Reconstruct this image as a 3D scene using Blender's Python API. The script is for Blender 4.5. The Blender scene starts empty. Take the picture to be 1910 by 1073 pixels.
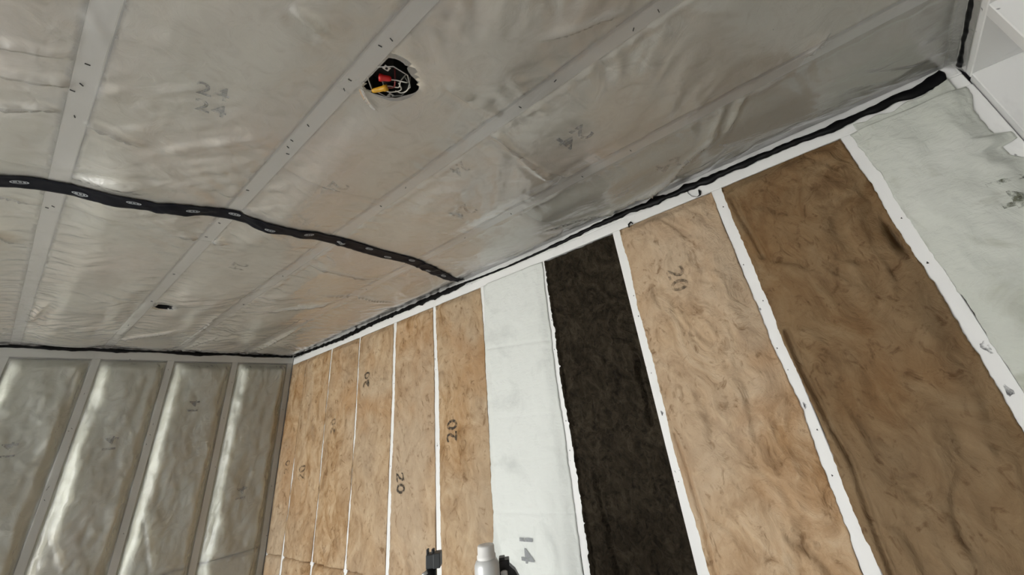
import bpy, bmesh, math, random
import numpy as np
from mathutils import Matrix, Vector

random.seed(7)
sc = bpy.context.scene
COL = sc.collection

# ------------------------------------------------------------------ camera
ZC = 1.72                                     # eye height
F_PX, PX, PY = 745.0, 966.0, 389.0            # focal length and principal point, image 1910 x 1073
R = [[0.66093229, 0.28600343, 0.69380873],
     [-0.74172311, 0.38951063, 0.54601126],
     [-0.11408479, -0.87549044, 0.46957550]]
cd = bpy.data.cameras.new('camera')
cam = bpy.data.objects.new('camera', cd)
COL.objects.link(cam)
cd.sensor_fit = 'HORIZONTAL'
cd.sensor_width = 36.0
cd.lens = F_PX / 1910 * 36
cd.shift_x = (955 - PX) / 1910
cd.shift_y = (PY - 536.5) / 1910
cd.clip_start = 0.01
M = Matrix.Identity(4)
for i in range(3):
    M[i][0] = R[i][0]
    M[i][1] = -R[i][1]
    M[i][2] = -R[i][2]
M[2][3] = ZC
cam.matrix_world = M
sc.camera = cam

# ------------------------------------------------------------------ sky and daylight
world = bpy.data.worlds.new('overcast_sky')
sc.world = world
world.use_nodes = True
bg = world.node_tree.nodes['Background']
bg.inputs[0].default_value = (0.965, 0.975, 0.98, 1)
bg.inputs[1].default_value = 5.2
# the doorway in the left wall is a sampling portal: all light is the sky outside
pl = bpy.data.lights.new('doorway_portal', 'AREA')
pl.shape = 'RECTANGLE'
DY0, DY1, DZ0, DZ1, XW = 0.85, 3.12, 0.02, 2.16, -2.45
pl.size, pl.size_y = DY1 - DY0, DZ1 - DZ0
pl.cycles.is_portal = True
po = bpy.data.objects.new('doorway_portal', pl)
COL.objects.link(po)
po.matrix_world = Matrix(((0, 0, -1, XW - 0.16), (1, 0, 0, (DY0 + DY1) / 2), (0, -1, 0, (DZ0 + DZ1) / 2), (0, 0, 0, 1)))

vs = sc.view_settings
vs.view_transform = 'Standard'
vs.look = 'None'
vs.gamma = 1.0
vs.use_curve_mapping = False
vs.exposure = 1.17

# ------------------------------------------------------------------ numpy noise
def _tab(seed):
    r = np.random.RandomState(seed)
    return r.permutation(256), r.rand(256) * 2 * np.pi

_T = {}
def perlin(x, y, seed=0):
    if seed not in _T:
        _T[seed] = _tab(seed)
    p, a = _T[seed]
    x = np.asarray(x, float); y = np.asarray(y, float)
    xi = np.floor(x).astype(int); yi = np.floor(y).astype(int)
    xf = x - xi; yf = y - yi
    def g(ix, iy, dx, dy):
        t = a[p[(p[ix & 255] + iy) & 255]]
        return np.cos(t) * dx + np.sin(t) * dy
    u = xf * xf * xf * (xf * (xf * 6 - 15) + 10)
    v = yf * yf * yf * (yf * (yf * 6 - 15) + 10)
    n0 = g(xi, yi, xf, yf) * (1 - u) + g(xi + 1, yi, xf - 1, yf) * u
    n1 = g(xi, yi + 1, xf, yf - 1) * (1 - u) + g(xi + 1, yi + 1, xf - 1, yf - 1) * u
    return (n0 * (1 - v) + n1 * v) * 1.5

def fbm(x, y, seed=0, octv=4, gain=0.5):
    s = 0; am = 1.0
    for o in range(octv):
        s = s + am * perlin(np.asarray(x) * 2 ** o + 17.3 * o, np.asarray(y) * 2 ** o + 5.1 * o, seed + o)
        am *= gain
    return s

def sstep(a, b, x):
    t = np.clip((np.asarray(x, float) - a) / (b - a), 0, 1)
    return t * t * (3 - 2 * t)

def crease(u, v, seg, amp, wid, ends=0.25):
    """a sharp fold along a segment: signed distance profile, fading towards both ends"""
    u0, v0, u1, v1 = seg
    L = math.hypot(u1 - u0, v1 - v0)
    du, dv = (u1 - u0) / L, (v1 - v0) / L
    t = ((u - u0) * du + (v - v0) * dv) / L
    wob = 0.006 * perlin(t * 4 * L / 0.2, np.zeros_like(t) + u0 * 31, 91)
    d = (u - u0) * (-dv) + (v - v0) * du + wob
    fade = sstep(-0.05, ends, t) * sstep(1.05, 1 - ends, t)
    return amp * fade * (np.exp(-np.abs(d) / wid) - 0.55 * np.exp(-((d - 1.8 * wid) / (1.5 * wid)) ** 2))

# ------------------------------------------------------------------ frames: (u, v, h) -> world
HC = 0.707                                     # ceiling above the eye
A = np.array([1.393, -0.43]); B = np.array([1.437, 3.70]); CL = np.array([-2.45, 3.50])
tr = (B - A) / np.linalg.norm(B - A); nr = np.array([-tr[1], tr[0]])
tl = (CL - B) / np.linalg.norm(CL - B); nl = np.array([-tl[1], tl[0]])
if nl[1] > 0: nl = -nl
LEN_R = float(np.linalg.norm(B - A)); LEN_L = float(np.linalg.norm(CL - B))
YN = -0.435                                    # near wall face

def FR(u, v, h):      # right wall
    return np.stack([A[0] + u * tr[0] + h * nr[0], A[1] + u * tr[1] + h * nr[1], ZC + v + 0 * u], -1)
def FL(u, v, h):      # left (far) wall
    return np.stack([B[0] + u * tl[0] + h * nl[0], B[1] + u * tl[1] + h * nl[1], ZC + v + 0 * u], -1)
def FC(u, v, h):      # ceiling, h hangs down
    return np.stack([u + 0 * h, v + 0 * h, ZC + HC - h + 0 * u], -1)
def FN(u, v, h):      # near wall, u = x
    return np.stack([u + 0 * h, YN + h + 0 * u, ZC + v + 0 * u], -1)
# does (u, v) x give the facing normal h?  (True: keep winding)
def handed(Fm):
    o = Fm(np.array([0.]), np.array([0.]), np.array([0.]))[0]
    a = Fm(np.array([1.]), np.array([0.]), np.array([0.]))[0] - o
    b = Fm(np.array([0.]), np.array([1.]), np.array([0.]))[0] - o
    c = Fm(np.array([0.]), np.array([0.]), np.array([1.]))[0] - o
    return float(np.dot(np.cross(a, b), c)) > 0
HAND = {f.__name__: handed(f) for f in (FR, FL, FC, FN)}

# ------------------------------------------------------------------ object helpers
def mesh_obj(name, verts, faces, mat, parent=None, smooth=True):
    me = bpy.data.meshes.new(name)
    me.from_pydata([tuple(map(float, v)) for v in verts] if not isinstance(verts, np.ndarray) else verts.tolist(), [], faces if isinstance(faces, list) else faces.tolist())
    me.update()
    if smooth:
        me.polygons.foreach_set('use_smooth', [True] * len(me.polygons))
    o = bpy.data.objects.new(name, me)
    COL.objects.link(o)
    if mat: me.materials.append(mat)
    if parent is not None: o.parent = parent
    return o

def bm_obj(name, bm, mat, parent=None, smooth=False):
    me = bpy.data.meshes.new(name)
    bmesh.ops.recalc_face_normals(bm, faces=bm.faces)
    bm.to_mesh(me); bm.free()
    if smooth:
        me.polygons.foreach_set('use_smooth', [True] * len(me.polygons))
    o = bpy.data.objects.new(name, me)
    COL.objects.link(o)
    if mat: me.materials.append(mat)
    if parent is not None: o.parent = parent
    return o

def tag(o, label, cat, group=None):
    o['label'] = label; o['category'] = cat
    if group: o['group'] = group
    return o

def struct(o):
    o['kind'] = 'structure'
    return o

def empty(name, loc=(0, 0, 0)):
    o = bpy.data.objects.new(name, None)
    COL.objects.link(o)
    o.location = loc
    return o

def grid_faces(nu, nv, flip=False, keep=None):
    i = np.arange(nu - 1)[:, None]; j = np.arange(nv - 1)[None, :]
    a = i * nv + j; b = (i + 1) * nv + j; c = (i + 1) * nv + j + 1; d = i * nv + j + 1
    f = np.stack([a, b, c, d], -1) if not flip else np.stack([a, d, c, b], -1)
    if keep is not None:
        f = f[keep]
    return f.reshape(-1, 4)

def frame_box(Fm, u0, u1, v0, v1, h0, h1, bevel=0.002, wave=0.0, seed=1):
    """timber: a box in a wall frame, slightly eased edges"""
    bm = bmesh.new()
    bmesh.ops.create_cube(bm, size=1.0)
    for v in bm.verts:
        v.co = Vector(((u0 + u1) / 2 + v.co.x * (u1 - u0), (v0 + v1) / 2 + v.co.y * (v1 - v0), (h0 + h1) / 2 + v.co.z * (h1 - h0)))
    if bevel:
        bmesh.ops.bevel(bm, geom=list(bm.edges), offset=bevel, segments=1, affect='EDGES', profile=0.5)
    for v in bm.verts:
        p = Fm(np.array([v.co.x]), np.array([v.co.y]), np.array([v.co.z]))[0]
        v.co = Vector(p)
    return bm

def timber(name, Fm, u0, u1, v0, v1, h0, h1, mat, parent=None, bevel=0.002):
    return bm_obj(name, frame_box(Fm, u0, u1, v0, v1, h0, h1, bevel), mat, parent)

def tube(bm, pts, rad, seg=8, cap=True):
    pts = [Vector(p) for p in pts]
    rings = []
    n = len(pts)
    up = Vector((0.13, 0.37, 0.92))
    for i, p in enumerate(pts):
        t = (pts[min(i + 1, n - 1)] - pts[max(i - 1, 0)]).normalized()
        a = t.cross(up)
        if a.length < 1e-3: a = t.cross(Vector((1, 0, 0)))
        a.normalize(); b = t.cross(a)
        r = rad[i] if isinstance(rad, (list, tuple)) else rad
        rings.append([bm.verts.new(p + a * (r * math.cos(2 * math.pi * k / seg)) + b * (r * math.sin(2 * math.pi * k / seg))) for k in range(seg)])
    for i in range(n - 1):
        for k in range(seg):
            bm.faces.new((rings[i][k], rings[i][(k + 1) % seg], rings[i + 1][(k + 1) % seg], rings[i + 1][k]))
    if cap:
        bm.faces.new(rings[0][::-1]); bm.faces.new(rings[-1])

def lathe(bm, prof, seg=24, mat4=None):
    rings = []
    for r, z in prof:
        ring = []
        for k in range(seg):
            a = 2 * math.pi * k / seg
            v = Vector((r * math.cos(a), r * math.sin(a), z))
            if mat4: v = mat4 @ v
            ring.append(bm.verts.new(v))
        rings.append(ring)
    for i in range(len(rings) - 1):
        for k in range(seg):
            bm.faces.new((rings[i][k], rings[i][(k + 1) % seg], rings[i + 1][(k + 1) % seg], rings[i + 1][k]))
    bm.faces.new(rings[0][::-1]); bm.faces.new(rings[-1])

def axis_mat(p, d):
    """matrix that takes local +z to direction d at point p"""
    d = Vector(d).normalized()
    q = Vector((0, 0, 1)).rotation_difference(d)
    return Matrix.Translation(Vector(p)) @ q.to_matrix().to_4x4()

# ------------------------------------------------------------------ materials
class N:
    def __init__(s, name):
        s.m = bpy.data.materials.new(name); s.m.use_nodes = True
        s.t = s.m.node_tree; s.t.nodes.clear()
        s.out = s.n('ShaderNodeOutputMaterial')
        s.tc = s.n('ShaderNodeTexCoord')
    def n(s, k, **kw):
        x = s.t.nodes.new(k)
        for a, b in kw.items(): setattr(x, a, b)
        return x
    def l(s, a, b): s.t.links.new(a, b)
    def mapping(s, scale=(1, 1, 1), rot=(0, 0, 0), loc=(0, 0, 0)):
        m = s.n('ShaderNodeMapping')
        m.inputs['Scale'].default_value = scale; m.inputs['Rotation'].default_value = rot; m.inputs['Location'].default_value = loc
        s.l(s.tc.outputs['Object'], m.inputs['Vector']); return m.outputs[0]
    def noise(s, scale, detail=4, rough=0.55, dist=0.0, vec=None):
        x = s.n('ShaderNodeTexNoise')
        x.inputs['Scale'].default_value = scale; x.inputs['Detail'].default_value = detail
        x.inputs['Roughness'].default_value = rough; x.inputs['Distortion'].default_value = dist
        s.l(vec if vec is not None else s.tc.outputs['Object'], x.inputs['Vector'])
        return x.outputs['Fac']
    def ramp(s, fac, stops):
        r = s.n('ShaderNodeValToRGB')
        e = r.color_ramp.elements
        while len(e) < len(stops): e.new(0.5)
        for el, (p, c) in zip(e, stops):
            el.position = p
            el.color = (c, c, c, 1) if isinstance(c, (int, float)) else (*c, 1)
        s.l(fac, r.inputs[0]); return r.outputs[0]
    def mix(s, fac, a, b, mode='MIX'):
        x = s.n('ShaderNodeMix', data_type='RGBA', blend_type=mode)
        for i, val in ((0, fac), (6, a), (7, b)):
            if isinstance(val, (int, float)): x.inputs[i].default_value = val
            elif isinstance(val, tuple): x.inputs[i].default_value = (*val, 1)
            else: s.l(val, x.inputs[i])
        return x.outputs[2]
    def math(s, op, a, b):
        x = s.n('ShaderNodeMath', operation=op)
        for i, val in ((0, a), (1, b)):
            if isinstance(val, (int, float)): x.inputs[i].default_value = val
            else: s.l(val, x.inputs[i])
        return x.outputs[0]
    def bump(s, h, strength=0.4, dist=0.01):
        x = s.n('ShaderNodeBump')
        x.inputs['Strength'].default_value = strength; x.inputs['Distance'].default_value = dist
        s.l(h, x.inputs['Height']); return x.outputs[0]
    def bsdf(s, color, rough=0.8, normal=None, metal=0.0, spec=0.5, **kw):
        p = s.n('ShaderNodeBsdfPrincipled')
        for key, val in (('Base Color', color), ('Roughness', rough), ('Metallic', metal), ('Specular IOR Level', spec)):
            if isinstance(val, (int, float)): p.inputs[key].default_value = val
            elif isinstance(val, tuple): p.inputs[key].default_value = (*val, 1)
            else: s.l(val, p.inputs[key])
        if normal is not None: s.l(normal, p.inputs['Normal'])
        for k2, v2 in kw.items(): p.inputs[k2].default_value = v2
        return p.outputs[0]
    def done(s, sh):
        s.l(sh, s.out.inputs[0]); return s.m

def mat_plain(name, col, rough=0.6, metal=0.0, spec=0.5):
    a = N(name); return a.done(a.bsdf(col, rough, None, metal, spec))

def mat_paint():
    a = N('white_painted_timber')
    n1 = a.noise(3.0, 3)
    c = a.mix(n1, (0.80, 0.80, 0.79), (0.88, 0.88, 0.87))
    n2 = a.noise(38, 2, 0.5)
    spk = a.ramp(n2, [(0.0, 0), (0.745, 0), (0.775, 1)])
    c = a.mix(a.math('MULTIPLY', spk, 0.75), c, (0.12, 0.12, 0.13))
    n3 = a.noise(7, 5, 0.6, 0.5, a.mapping((1, 1, 0.5)))
    c = a.mix(a.math('MULTIPLY', a.ramp(n3, [(0.0, 0), (0.60, 0), (0.78, 1)]), 0.35), c, (0.45, 0.45, 0.44))
    b = a.bump(a.noise(60, 4, 0.6, 0, a.mapping((1, 1, 0.15))), 0.15, 0.003)
    return a.done(a.bsdf(c, 0.55, b))

def mat_tan(name='tan_fibreglass', shift=0.0, gain=(1, 1, 1)):
    a = N(name)
    v = a.mapping((1, 1, 0.8), loc=(shift, shift * 2, shift))
    big = a.noise(1.7, 3, 0.5, 0.6, v)
    sw = a.noise(7.0, 7, 0.6, 1.7, v)
    fine = a.noise(24, 6, 0.62, 1.3, v)
    c = a.ramp(sw, [(0.26, (0.18, 0.10, 0.045)), (0.40, (0.36, 0.228, 0.126)), (0.52, (0.48, 0.335, 0.21)), (0.72, (0.60, 0.46, 0.325))])
    c = a.mix(a.math('MULTIPLY', a.ramp(big, [(0.36, 0), (0.62, 1)]), 0.7), c, (0.48, 0.39, 0.305))
    c = a.mix(a.math('MULTIPLY', a.ramp(a.noise(2.6, 3, 0.5, 0.4, a.mapping((1, 1, 1), loc=(5 + shift, 2, 9))), [(0.52, 0), (0.70, 1)]), 0.5), c, (0.40, 0.21, 0.085))
    c = a.mix(a.ramp(fine, [(0.29, 0.75), (0.44, 0.0)]), c, (0.165, 0.092, 0.044))
    c = a.mix(a.math('MULTIPLY', a.ramp(fine, [(0.58, 0.0), (0.72, 1)]), 0.3), c, (0.66, 0.52, 0.36))
    c = a.mix(1.0, c, tuple(gain), 'MULTIPLY')
    h = a.math('ADD', a.math('MULTIPLY', sw, 0.8), a.math('MULTIPLY', fine, 0.5))
    return a.done(a.bsdf(c, 0.95, a.bump(h, 0.5, 0.03), 0, 0.12))

def mat_dark():
    a = N('dark_mineral_wool')
    sw = a.noise(14, 7, 0.65, 1.6)
    fine = a.noise(45, 5, 0.6, 1.2)
    c = a.ramp(sw, [(0.25, (0.012, 0.009, 0.006)), (0.5, (0.037, 0.029, 0.019)), (0.75, (0.075, 0.060, 0.040))])
    c = a.mix(a.ramp(fine, [(0.3, 0.7), (0.5, 0.0)]), c, (0.008, 0.006, 0.005))
    return a.done(a.bsdf(c, 0.95, a.bump(a.math('ADD', sw, fine), 0.8, 0.02), 0, 0.1))

def mat_white_batt(name, c0, c1, stain, amt=0.45):
    a = N(name)
    n1 = a.noise(2.5, 4, 0.55, 0.4)
    c = a.mix(n1, c0, c1)
    st = a.noise(6.5, 5, 0.6, 0.6)
    c = a.mix(a.math('MULTIPLY', a.ramp(st, [(0.0, 0), (0.55, 0), (0.75, 1)]), amt), c, stain)
    wv = a.noise(120, 2, 0.5, 0, a.mapping((1, 0.2, 1)))
    fi = a.noise(22, 5, 0.6, 0.8)
    return a.done(a.bsdf(c, 0.85, a.bump(a.math('ADD', a.math('MULTIPLY', wv, 0.3), fi), 0.35, 0.012), 0, 0.25))

def mat_film_batt(name, stops, warm, seedloc=0.0):
    """unfaced batt that is seen through the clear film"""
    a = N(name)
    v = a.mapping((1, 0.7, 0.7), loc=(seedloc, 0, 0))
    n1 = a.noise(2.2, 4, 0.5, 0.5, v)
    c = a.ramp(n1, stops)
    n2 = a.noise(15, 6, 0.6, 1.5)
    c = a.mix(a.ramp(n2, [(0.3, 0.45), (0.5, 0)]), c, warm)
    return a.done(a.bsdf(c, 0.95, a.bump(n2, 0.4, 0.015), 0, 0.1))

def mat_film(name, tint, clear=0.66, rough=0.24, crk=1.0, gloss=2.0):
    """polythene vapour barrier: mostly see-through, a little milky, with a glossy skin"""
    a = N(name)
    n1 = a.noise(1.6, 4, 0.5, 0.5)
    c = a.mix(n1, tuple(x * 0.93 for x in tint), tint)
    cr = a.noise(6, 4, 0.55, 0.35, a.mapping((1.6, 0.7, 0.7), rot=(0, 0, 0.5)))
    fine = a.noise(34, 4, 0.6, 0.6, a.mapping((1, 0.6, 0.6), rot=(0, 0, -0.4)))
    bmp = a.bump(a.math('ADD', a.math('MULTIPLY', cr, 1.0), a.math('MULTIPLY', fine, 0.16 * crk)), 0.4, 0.02)
    rg = a.math('ADD', a.math('MULTIPLY', a.noise(5, 4), 0.16), rough - 0.08)
    df = a.n('ShaderNodeBsdfDiffuse'); a.l(c, df.inputs[0]); a.l(bmp, df.inputs['Normal'])
    tr_ = a.n('ShaderNodeBsdfTransparent')
    tr_.inputs[0].default_value = (0.97, 0.97, 0.95, 1)
    mx = a.n('ShaderNodeMixShader')
    mx.inputs[0].default_value = 1 - clear
    a.l(tr_.outputs[0], mx.inputs[1]); a.l(df.outputs[0], mx.inputs[2])
    gl = a.n('ShaderNodeBsdfGlossy'); a.l(rg, gl.inputs['Roughness']); a.l(bmp, gl.inputs['Normal'])
    gl.inputs[0].default_value = (0.95, 0.95, 0.95, 1)
    fr_ = a.n('ShaderNodeFresnel'); fr_.inputs[0].default_value = 1.5; a.l(bmp, fr_.inputs['Normal'])
    m2 = a.n('ShaderNodeMixShader')
    a.l(a.math('MULTIPLY', fr_.outputs[0], gloss), m2.inputs[0]); a.l(mx.outputs[0], m2.inputs[1]); a.l(gl.outputs[0], m2.inputs[2])
    return a.done(m2.outputs[0])

def mat_concrete():
    a = N('concrete_floor')
    c = a.mix(a.noise(3, 6, 0.6), (0.54, 0.53, 0.50), (0.64, 0.63, 0.60))
    return a.done(a.bsdf(c, 0.8, a.bump(a.noise(40, 4), 0.2, 0.004)))

PAINT = mat_paint()
TAN = mat_tan(gain=(0.94, 0.92, 0.84))
TAN2 = mat_tan('tan_fibreglass_pale', 3.7, (0.96, 0.94, 0.87))
TAN3 = mat_tan('tan_fibreglass_light', 7.1, (1.03, 1.01, 0.95))
BROWN = mat_tan('brown_fibreglass', 11.3, (0.47, 0.42, 0.33))
DARK = mat_dark()
WHITE_B = mat_white_batt('white_faced_batt', (0.66, 0.685, 0.65), (0.76, 0.78, 0.755), (0.45, 0.47, 0.45))
GREEN_B = mat_white_batt('greenish_white_batt', (0.50, 0.525, 0.46), (0.68, 0.69, 0.655), (0.30, 0.30, 0.22), 0.7)
CEIL_B = mat_film_batt('ceiling_batt', [(0.32, (0.78, 0.765, 0.67)), (0.48, (0.74, 0.69, 0.585)), (0.66, (0.74, 0.61, 0.49))], (0.54, 0.45, 0.35))
OLIVE_B = mat_film_batt('ceiling_batt_olive', [(0.30, (0.44, 0.43, 0.34)), (0.55, (0.40, 0.375, 0.29)), (0.75, (0.45, 0.36, 0.28))], (0.32, 0.28, 0.21), 2.0)
WALL_B = mat_film_batt('wall_film_batt', [(0.30, (0.72, 0.735, 0.65)), (0.55, (0.67, 0.675, 0.585)), (0.75, (0.66, 0.62, 0.52))], (0.54, 0.50, 0.41), 4.0)
FILM_C = mat_film('polythene_ceiling', (0.88, 0.87, 0.835), 0.735)
JOISTM = mat_plain('bare_joist_timber', (0.78, 0.765, 0.75), 0.8)
FILM_L = mat_film('polythene_wall', (0.74, 0.745, 0.72), 0.79, 0.36, 2.0, 1.35)
FILM_W = mat_film('polythene_lap', (0.93, 0.93, 0.93), 0.30, 0.16)
def mat_ink(name, col, lo, hi, strength):
    a = N(name)
    al = a.math('MULTIPLY', a.ramp(a.noise(55, 4, 0.65), [(lo, 0), (hi, 1)]), strength)
    tr_ = a.n('ShaderNodeBsdfTransparent'); mx = a.n('ShaderNodeMixShader')
    a.l(al, mx.inputs[0]); a.l(tr_.outputs[0], mx.inputs[1]); a.l(a.bsdf(col, 0.9, None, 0, 0.1), mx.inputs[2])
    return a.done(mx.outputs[0])
BLACK = mat_plain('black_sealant', (0.003, 0.003, 0.0035), 0.45, 0, 0.15)
INK = mat_ink('stamp_ink', (0.12, 0.09, 0.065), 0.38, 0.60, 0.72)
INK_D = mat_ink('stamp_ink_dark', (0.055, 0.05, 0.045), 0.34, 0.55, 0.85)
INK_C = mat_ink('stamp_ink_ceiling', (0.02, 0.02, 0.02), 0.36, 0.52, 0.95)
STEEL = mat_plain('galvanised_steel', (0.55, 0.55, 0.55), 0.35, 0.9)
STAPLE = mat_plain('staple_steel', (0.05, 0.05, 0.05), 0.5, 0.3)
SHEATH = mat_plain('wall_sheathing', (0.42, 0.42, 0.42), 0.8)
CONC = mat_concrete()

# ------------------------------------------------------------------ room shell
def wbox(name, x0, x1, y0, y1, z0, z1, mat):
    bm = bmesh.new(); bmesh.ops.create_cube(bm, size=1.0)
    for v in bm.verts:
        v.co = Vector(((x0 + x1) / 2 + v.co.x * (x1 - x0), (y0 + y1) / 2 + v.co.y * (y1 - y0), (z0 + z1) / 2 + v.co.z * (z1 - z0)))
    return struct(bm_obj(name, bm, mat))

wbox('floor', -2.6, 1.62, -0.6, 3.9, -0.12, 0.0, CONC)
wbox('ground', -30, -2.6, -20, 24, -0.2, -0.1, mat_plain('outdoor_concrete', (0.52, 0.51, 0.48), 0.9))
HR = ZC + HC
ceiling = wbox('ceiling', -2.6, 1.62, -0.6, 3.9, HR + 0.19, HR + 0.21, SHEATH)

wall_right = struct(bm_obj('wall_right', frame_box(FR, -0.16, LEN_R + 0.15, -ZC, HC + 0.19, -0.16, -0.142, 0), SHEATH))
wall_back = struct(bm_obj('wall_back', frame_box(FL, -0.14, LEN_L + 0.1, -ZC, HC + 0.19, -0.13, -0.115, 0), SHEATH))
wall_front = struct(bm_obj('wall_front', frame_box(FN, -2.6, 1.53, -ZC, HC + 0.19, -0.118, -0.10, 0), SHEATH))
# left wall with the open doorway that lets the daylight in (behind the camera's left shoulder)
bm = bmesh.new()
for (y0, y1, z0, z1) in ((-0.6, DY0, 0, HR + 0.19), (DY1, 3.7, 0, HR + 0.19), (DY0, DY1, DZ1, HR + 0.19)):
    r = bmesh.ops.create_cube(bm, size=1.0)
    for v in r['verts']:
        v.co = Vector((XW - 0.07 + v.co.x * 0.14, (y0 + y1) / 2 + v.co.y * (y1 - y0), (z0 + z1) / 2 + v.co.z * (z1 - z0)))
struct(bm_obj('wall_left', bm, mat_plain('plain_wall', (0.62, 0.62, 0.60), 0.8)))

# ---- framing of the right wall (u runs from the near corner to the far corner)
SW = 0.019
R_STUD = [3.853, 3.436, 3.036, 2.628, 2.228, 1.848, 1.444, 1.050, 0.652, 0.268, 0.017]
PL = 0.076                                                   # two plates thick
R_STUD_OBJ = []
for k, c in enumerate(R_STUD):
    R_STUD_OBJ.append(timber('stud', FR, c - SW, c + SW, -ZC + 0.038, HC - PL, -0.14, 0.0, PAINT, wall_right))
timber('stud', FR, LEN_R - 0.038, LEN_R - 0.001, -ZC + 0.038, HC - PL, -0.14, 0.0, PAINT, wall_right)
timber('top_plate', FR, 0.0, LEN_R - 0.001, HC - PL, HC - 0.0385, -0.14, 0.0, PAINT, wall_right)
timber('top_plate', FR, 0.0, LEN_R - 0.001, HC - 0.038, HC - 0.001, -0.14, 0.0, PAINT, wall_right)
timber('bottom_plate', FR, 0.0, LEN_R - 0.001, -ZC + 0.001, -ZC + 0.038, -0.14, 0.0, PAINT, wall_right)
# dark nail heads and scuffs on the stud faces
NAILS = {8: [(0.660, 0.356, 1), (0.647, 0.237, 1), (0.660, 0.102, 1), (0.655, 0.043, .7), (0.649, -0.047, 1.7), (0.644, -0.105, 1), (0.652, -0.205, 1), (0.651, 0.562, 1.2)],
         7: [(1.046, 0.363, 1), (1.048, 0.288, 1.2), (1.054, 0.096, .8), (1.052, -0.026, 1.5), (1.055, -0.213, .7)],
         9: [(0.270, 0.231, 1.4), (0.262, 0.029, 3.0), (0.270, -0.06, 2.4), (0.266, 0.354, 1)],
         6: [(1.435, 0.365, .9), (1.444, 0.247, 1), (1.440, -0.015, 1), (1.443, -0.112, 1)], 4: [(2.228, -0.05, 1.6), (2.228, 0.294, 1)], 3: [(2.620, 0.28, 1), (2.630, -0.126, 1)]}
NAILM = mat_plain('dark_nail', (0.03, 0.03, 0.032), 0.6, 0.4)
SCUFF = mat_ink('scuff', (0.10, 0.10, 0.11), 0.40, 0.62, 0.75)
for k_, lst in NAILS.items():
    for (u_, z_, sz) in lst:
        n_ = 12; vs_, fs_ = [], []
        big = sz > 1.45
        for q in range(n_):
            a_ = 2 * math.pi * q / n_
            rr = (0.0019 if not big else 0.0045) * sz * (1 + 0.3 * math.sin(3 * a_ + z_ * 40))
            du, dz = rr * math.cos(a_) * (0.55 if big else 0.8), rr * math.sin(a_)
            vs_.append((u_ + du, z_ + dz))
        uu = np.array([a for a, _ in vs_]); zz = np.array([b for _, b in vs_])
        P0 = FR(uu, zz, uu * 0 - 0.0008); P1 = FR(uu, zz, uu * 0 + (0.0006 if big else 0.0011))
        P = np.concatenate([P0, P1])
        fs_ = [[q, (q + 1) % n_, n_ + (q + 1) % n_, n_ + q] for q in range(n_)] + [list(range(n_, 2 * n_))]
        mesh_obj('scuff_mark' if big else 'nail_head', P, fs_, SCUFF if big else NAILM, R_STUD_OBJ[k_], False)
# ---- far wall framing
L_STUD = [0.026, 0.424, 0.812, 1.180, 1.549, 1.925, 2.30, 2.68, 3.06, 3.44, 3.82]
for c in L_STUD:
    timber('stud', FL, c - SW, c + SW, -ZC + 0.038, HC - 0.066, -0.11, 0.0, PAINT, wall_back)
timber('top_plate', FL, 0.003, LEN_L, HC - 0.066, HC - 0.001, -0.11, 0.0, PAINT, wall_back)
timber('bottom_plate', FL, 0.003, LEN_L, -ZC + 0.001, -ZC + 0.038, -0.11, 0.0, PAINT, wall_back)
# ---- near wall framing, open bays
N_STUD = [1.388, 1.112, 0.70, 0.30, -0.10, -0.50, -0.90, -1.30, -1.70, -2.10]
for c in N_STUD:
    timber('stud', FN, c - SW, c + SW, -ZC + 0.038, HC - 0.060, -0.098, 0.0, PAINT, wall_front)
timber('top_plate', FN, -2.44, 1.392, HC - 0.060, HC - 0.001, -0.098, 0.0, PAINT, wall_front)
timber('bottom_plate', FN, -2.44, 1.392, -ZC + 0.001, -ZC + 0.038, -0.098, 0.0, PAINT, wall_front)
# ---- ceiling joists run away from the camera, along the right wall
JOIST = [1.052, 0.641, 0.291, -0.092, -0.48, -0.87, -1.26, -1.65, -2.04]
def yf(x):      # far edge of the ceiling
    return B[1] + (x - B[0]) * (CL[1] - B[1]) / (CL[0] - B[0])
def xr(y):      # right edge of the ceiling
    return A[0] + (y - A[1]) * (B[0] - A[0]) / (B[1] - A[1])
for c in JOIST:
    timber('joist', FC, c - SW, c + SW, YN + 0.0, yf(c) - 0.002, -0.185, 0.0, JOISTM, ceiling)

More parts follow.
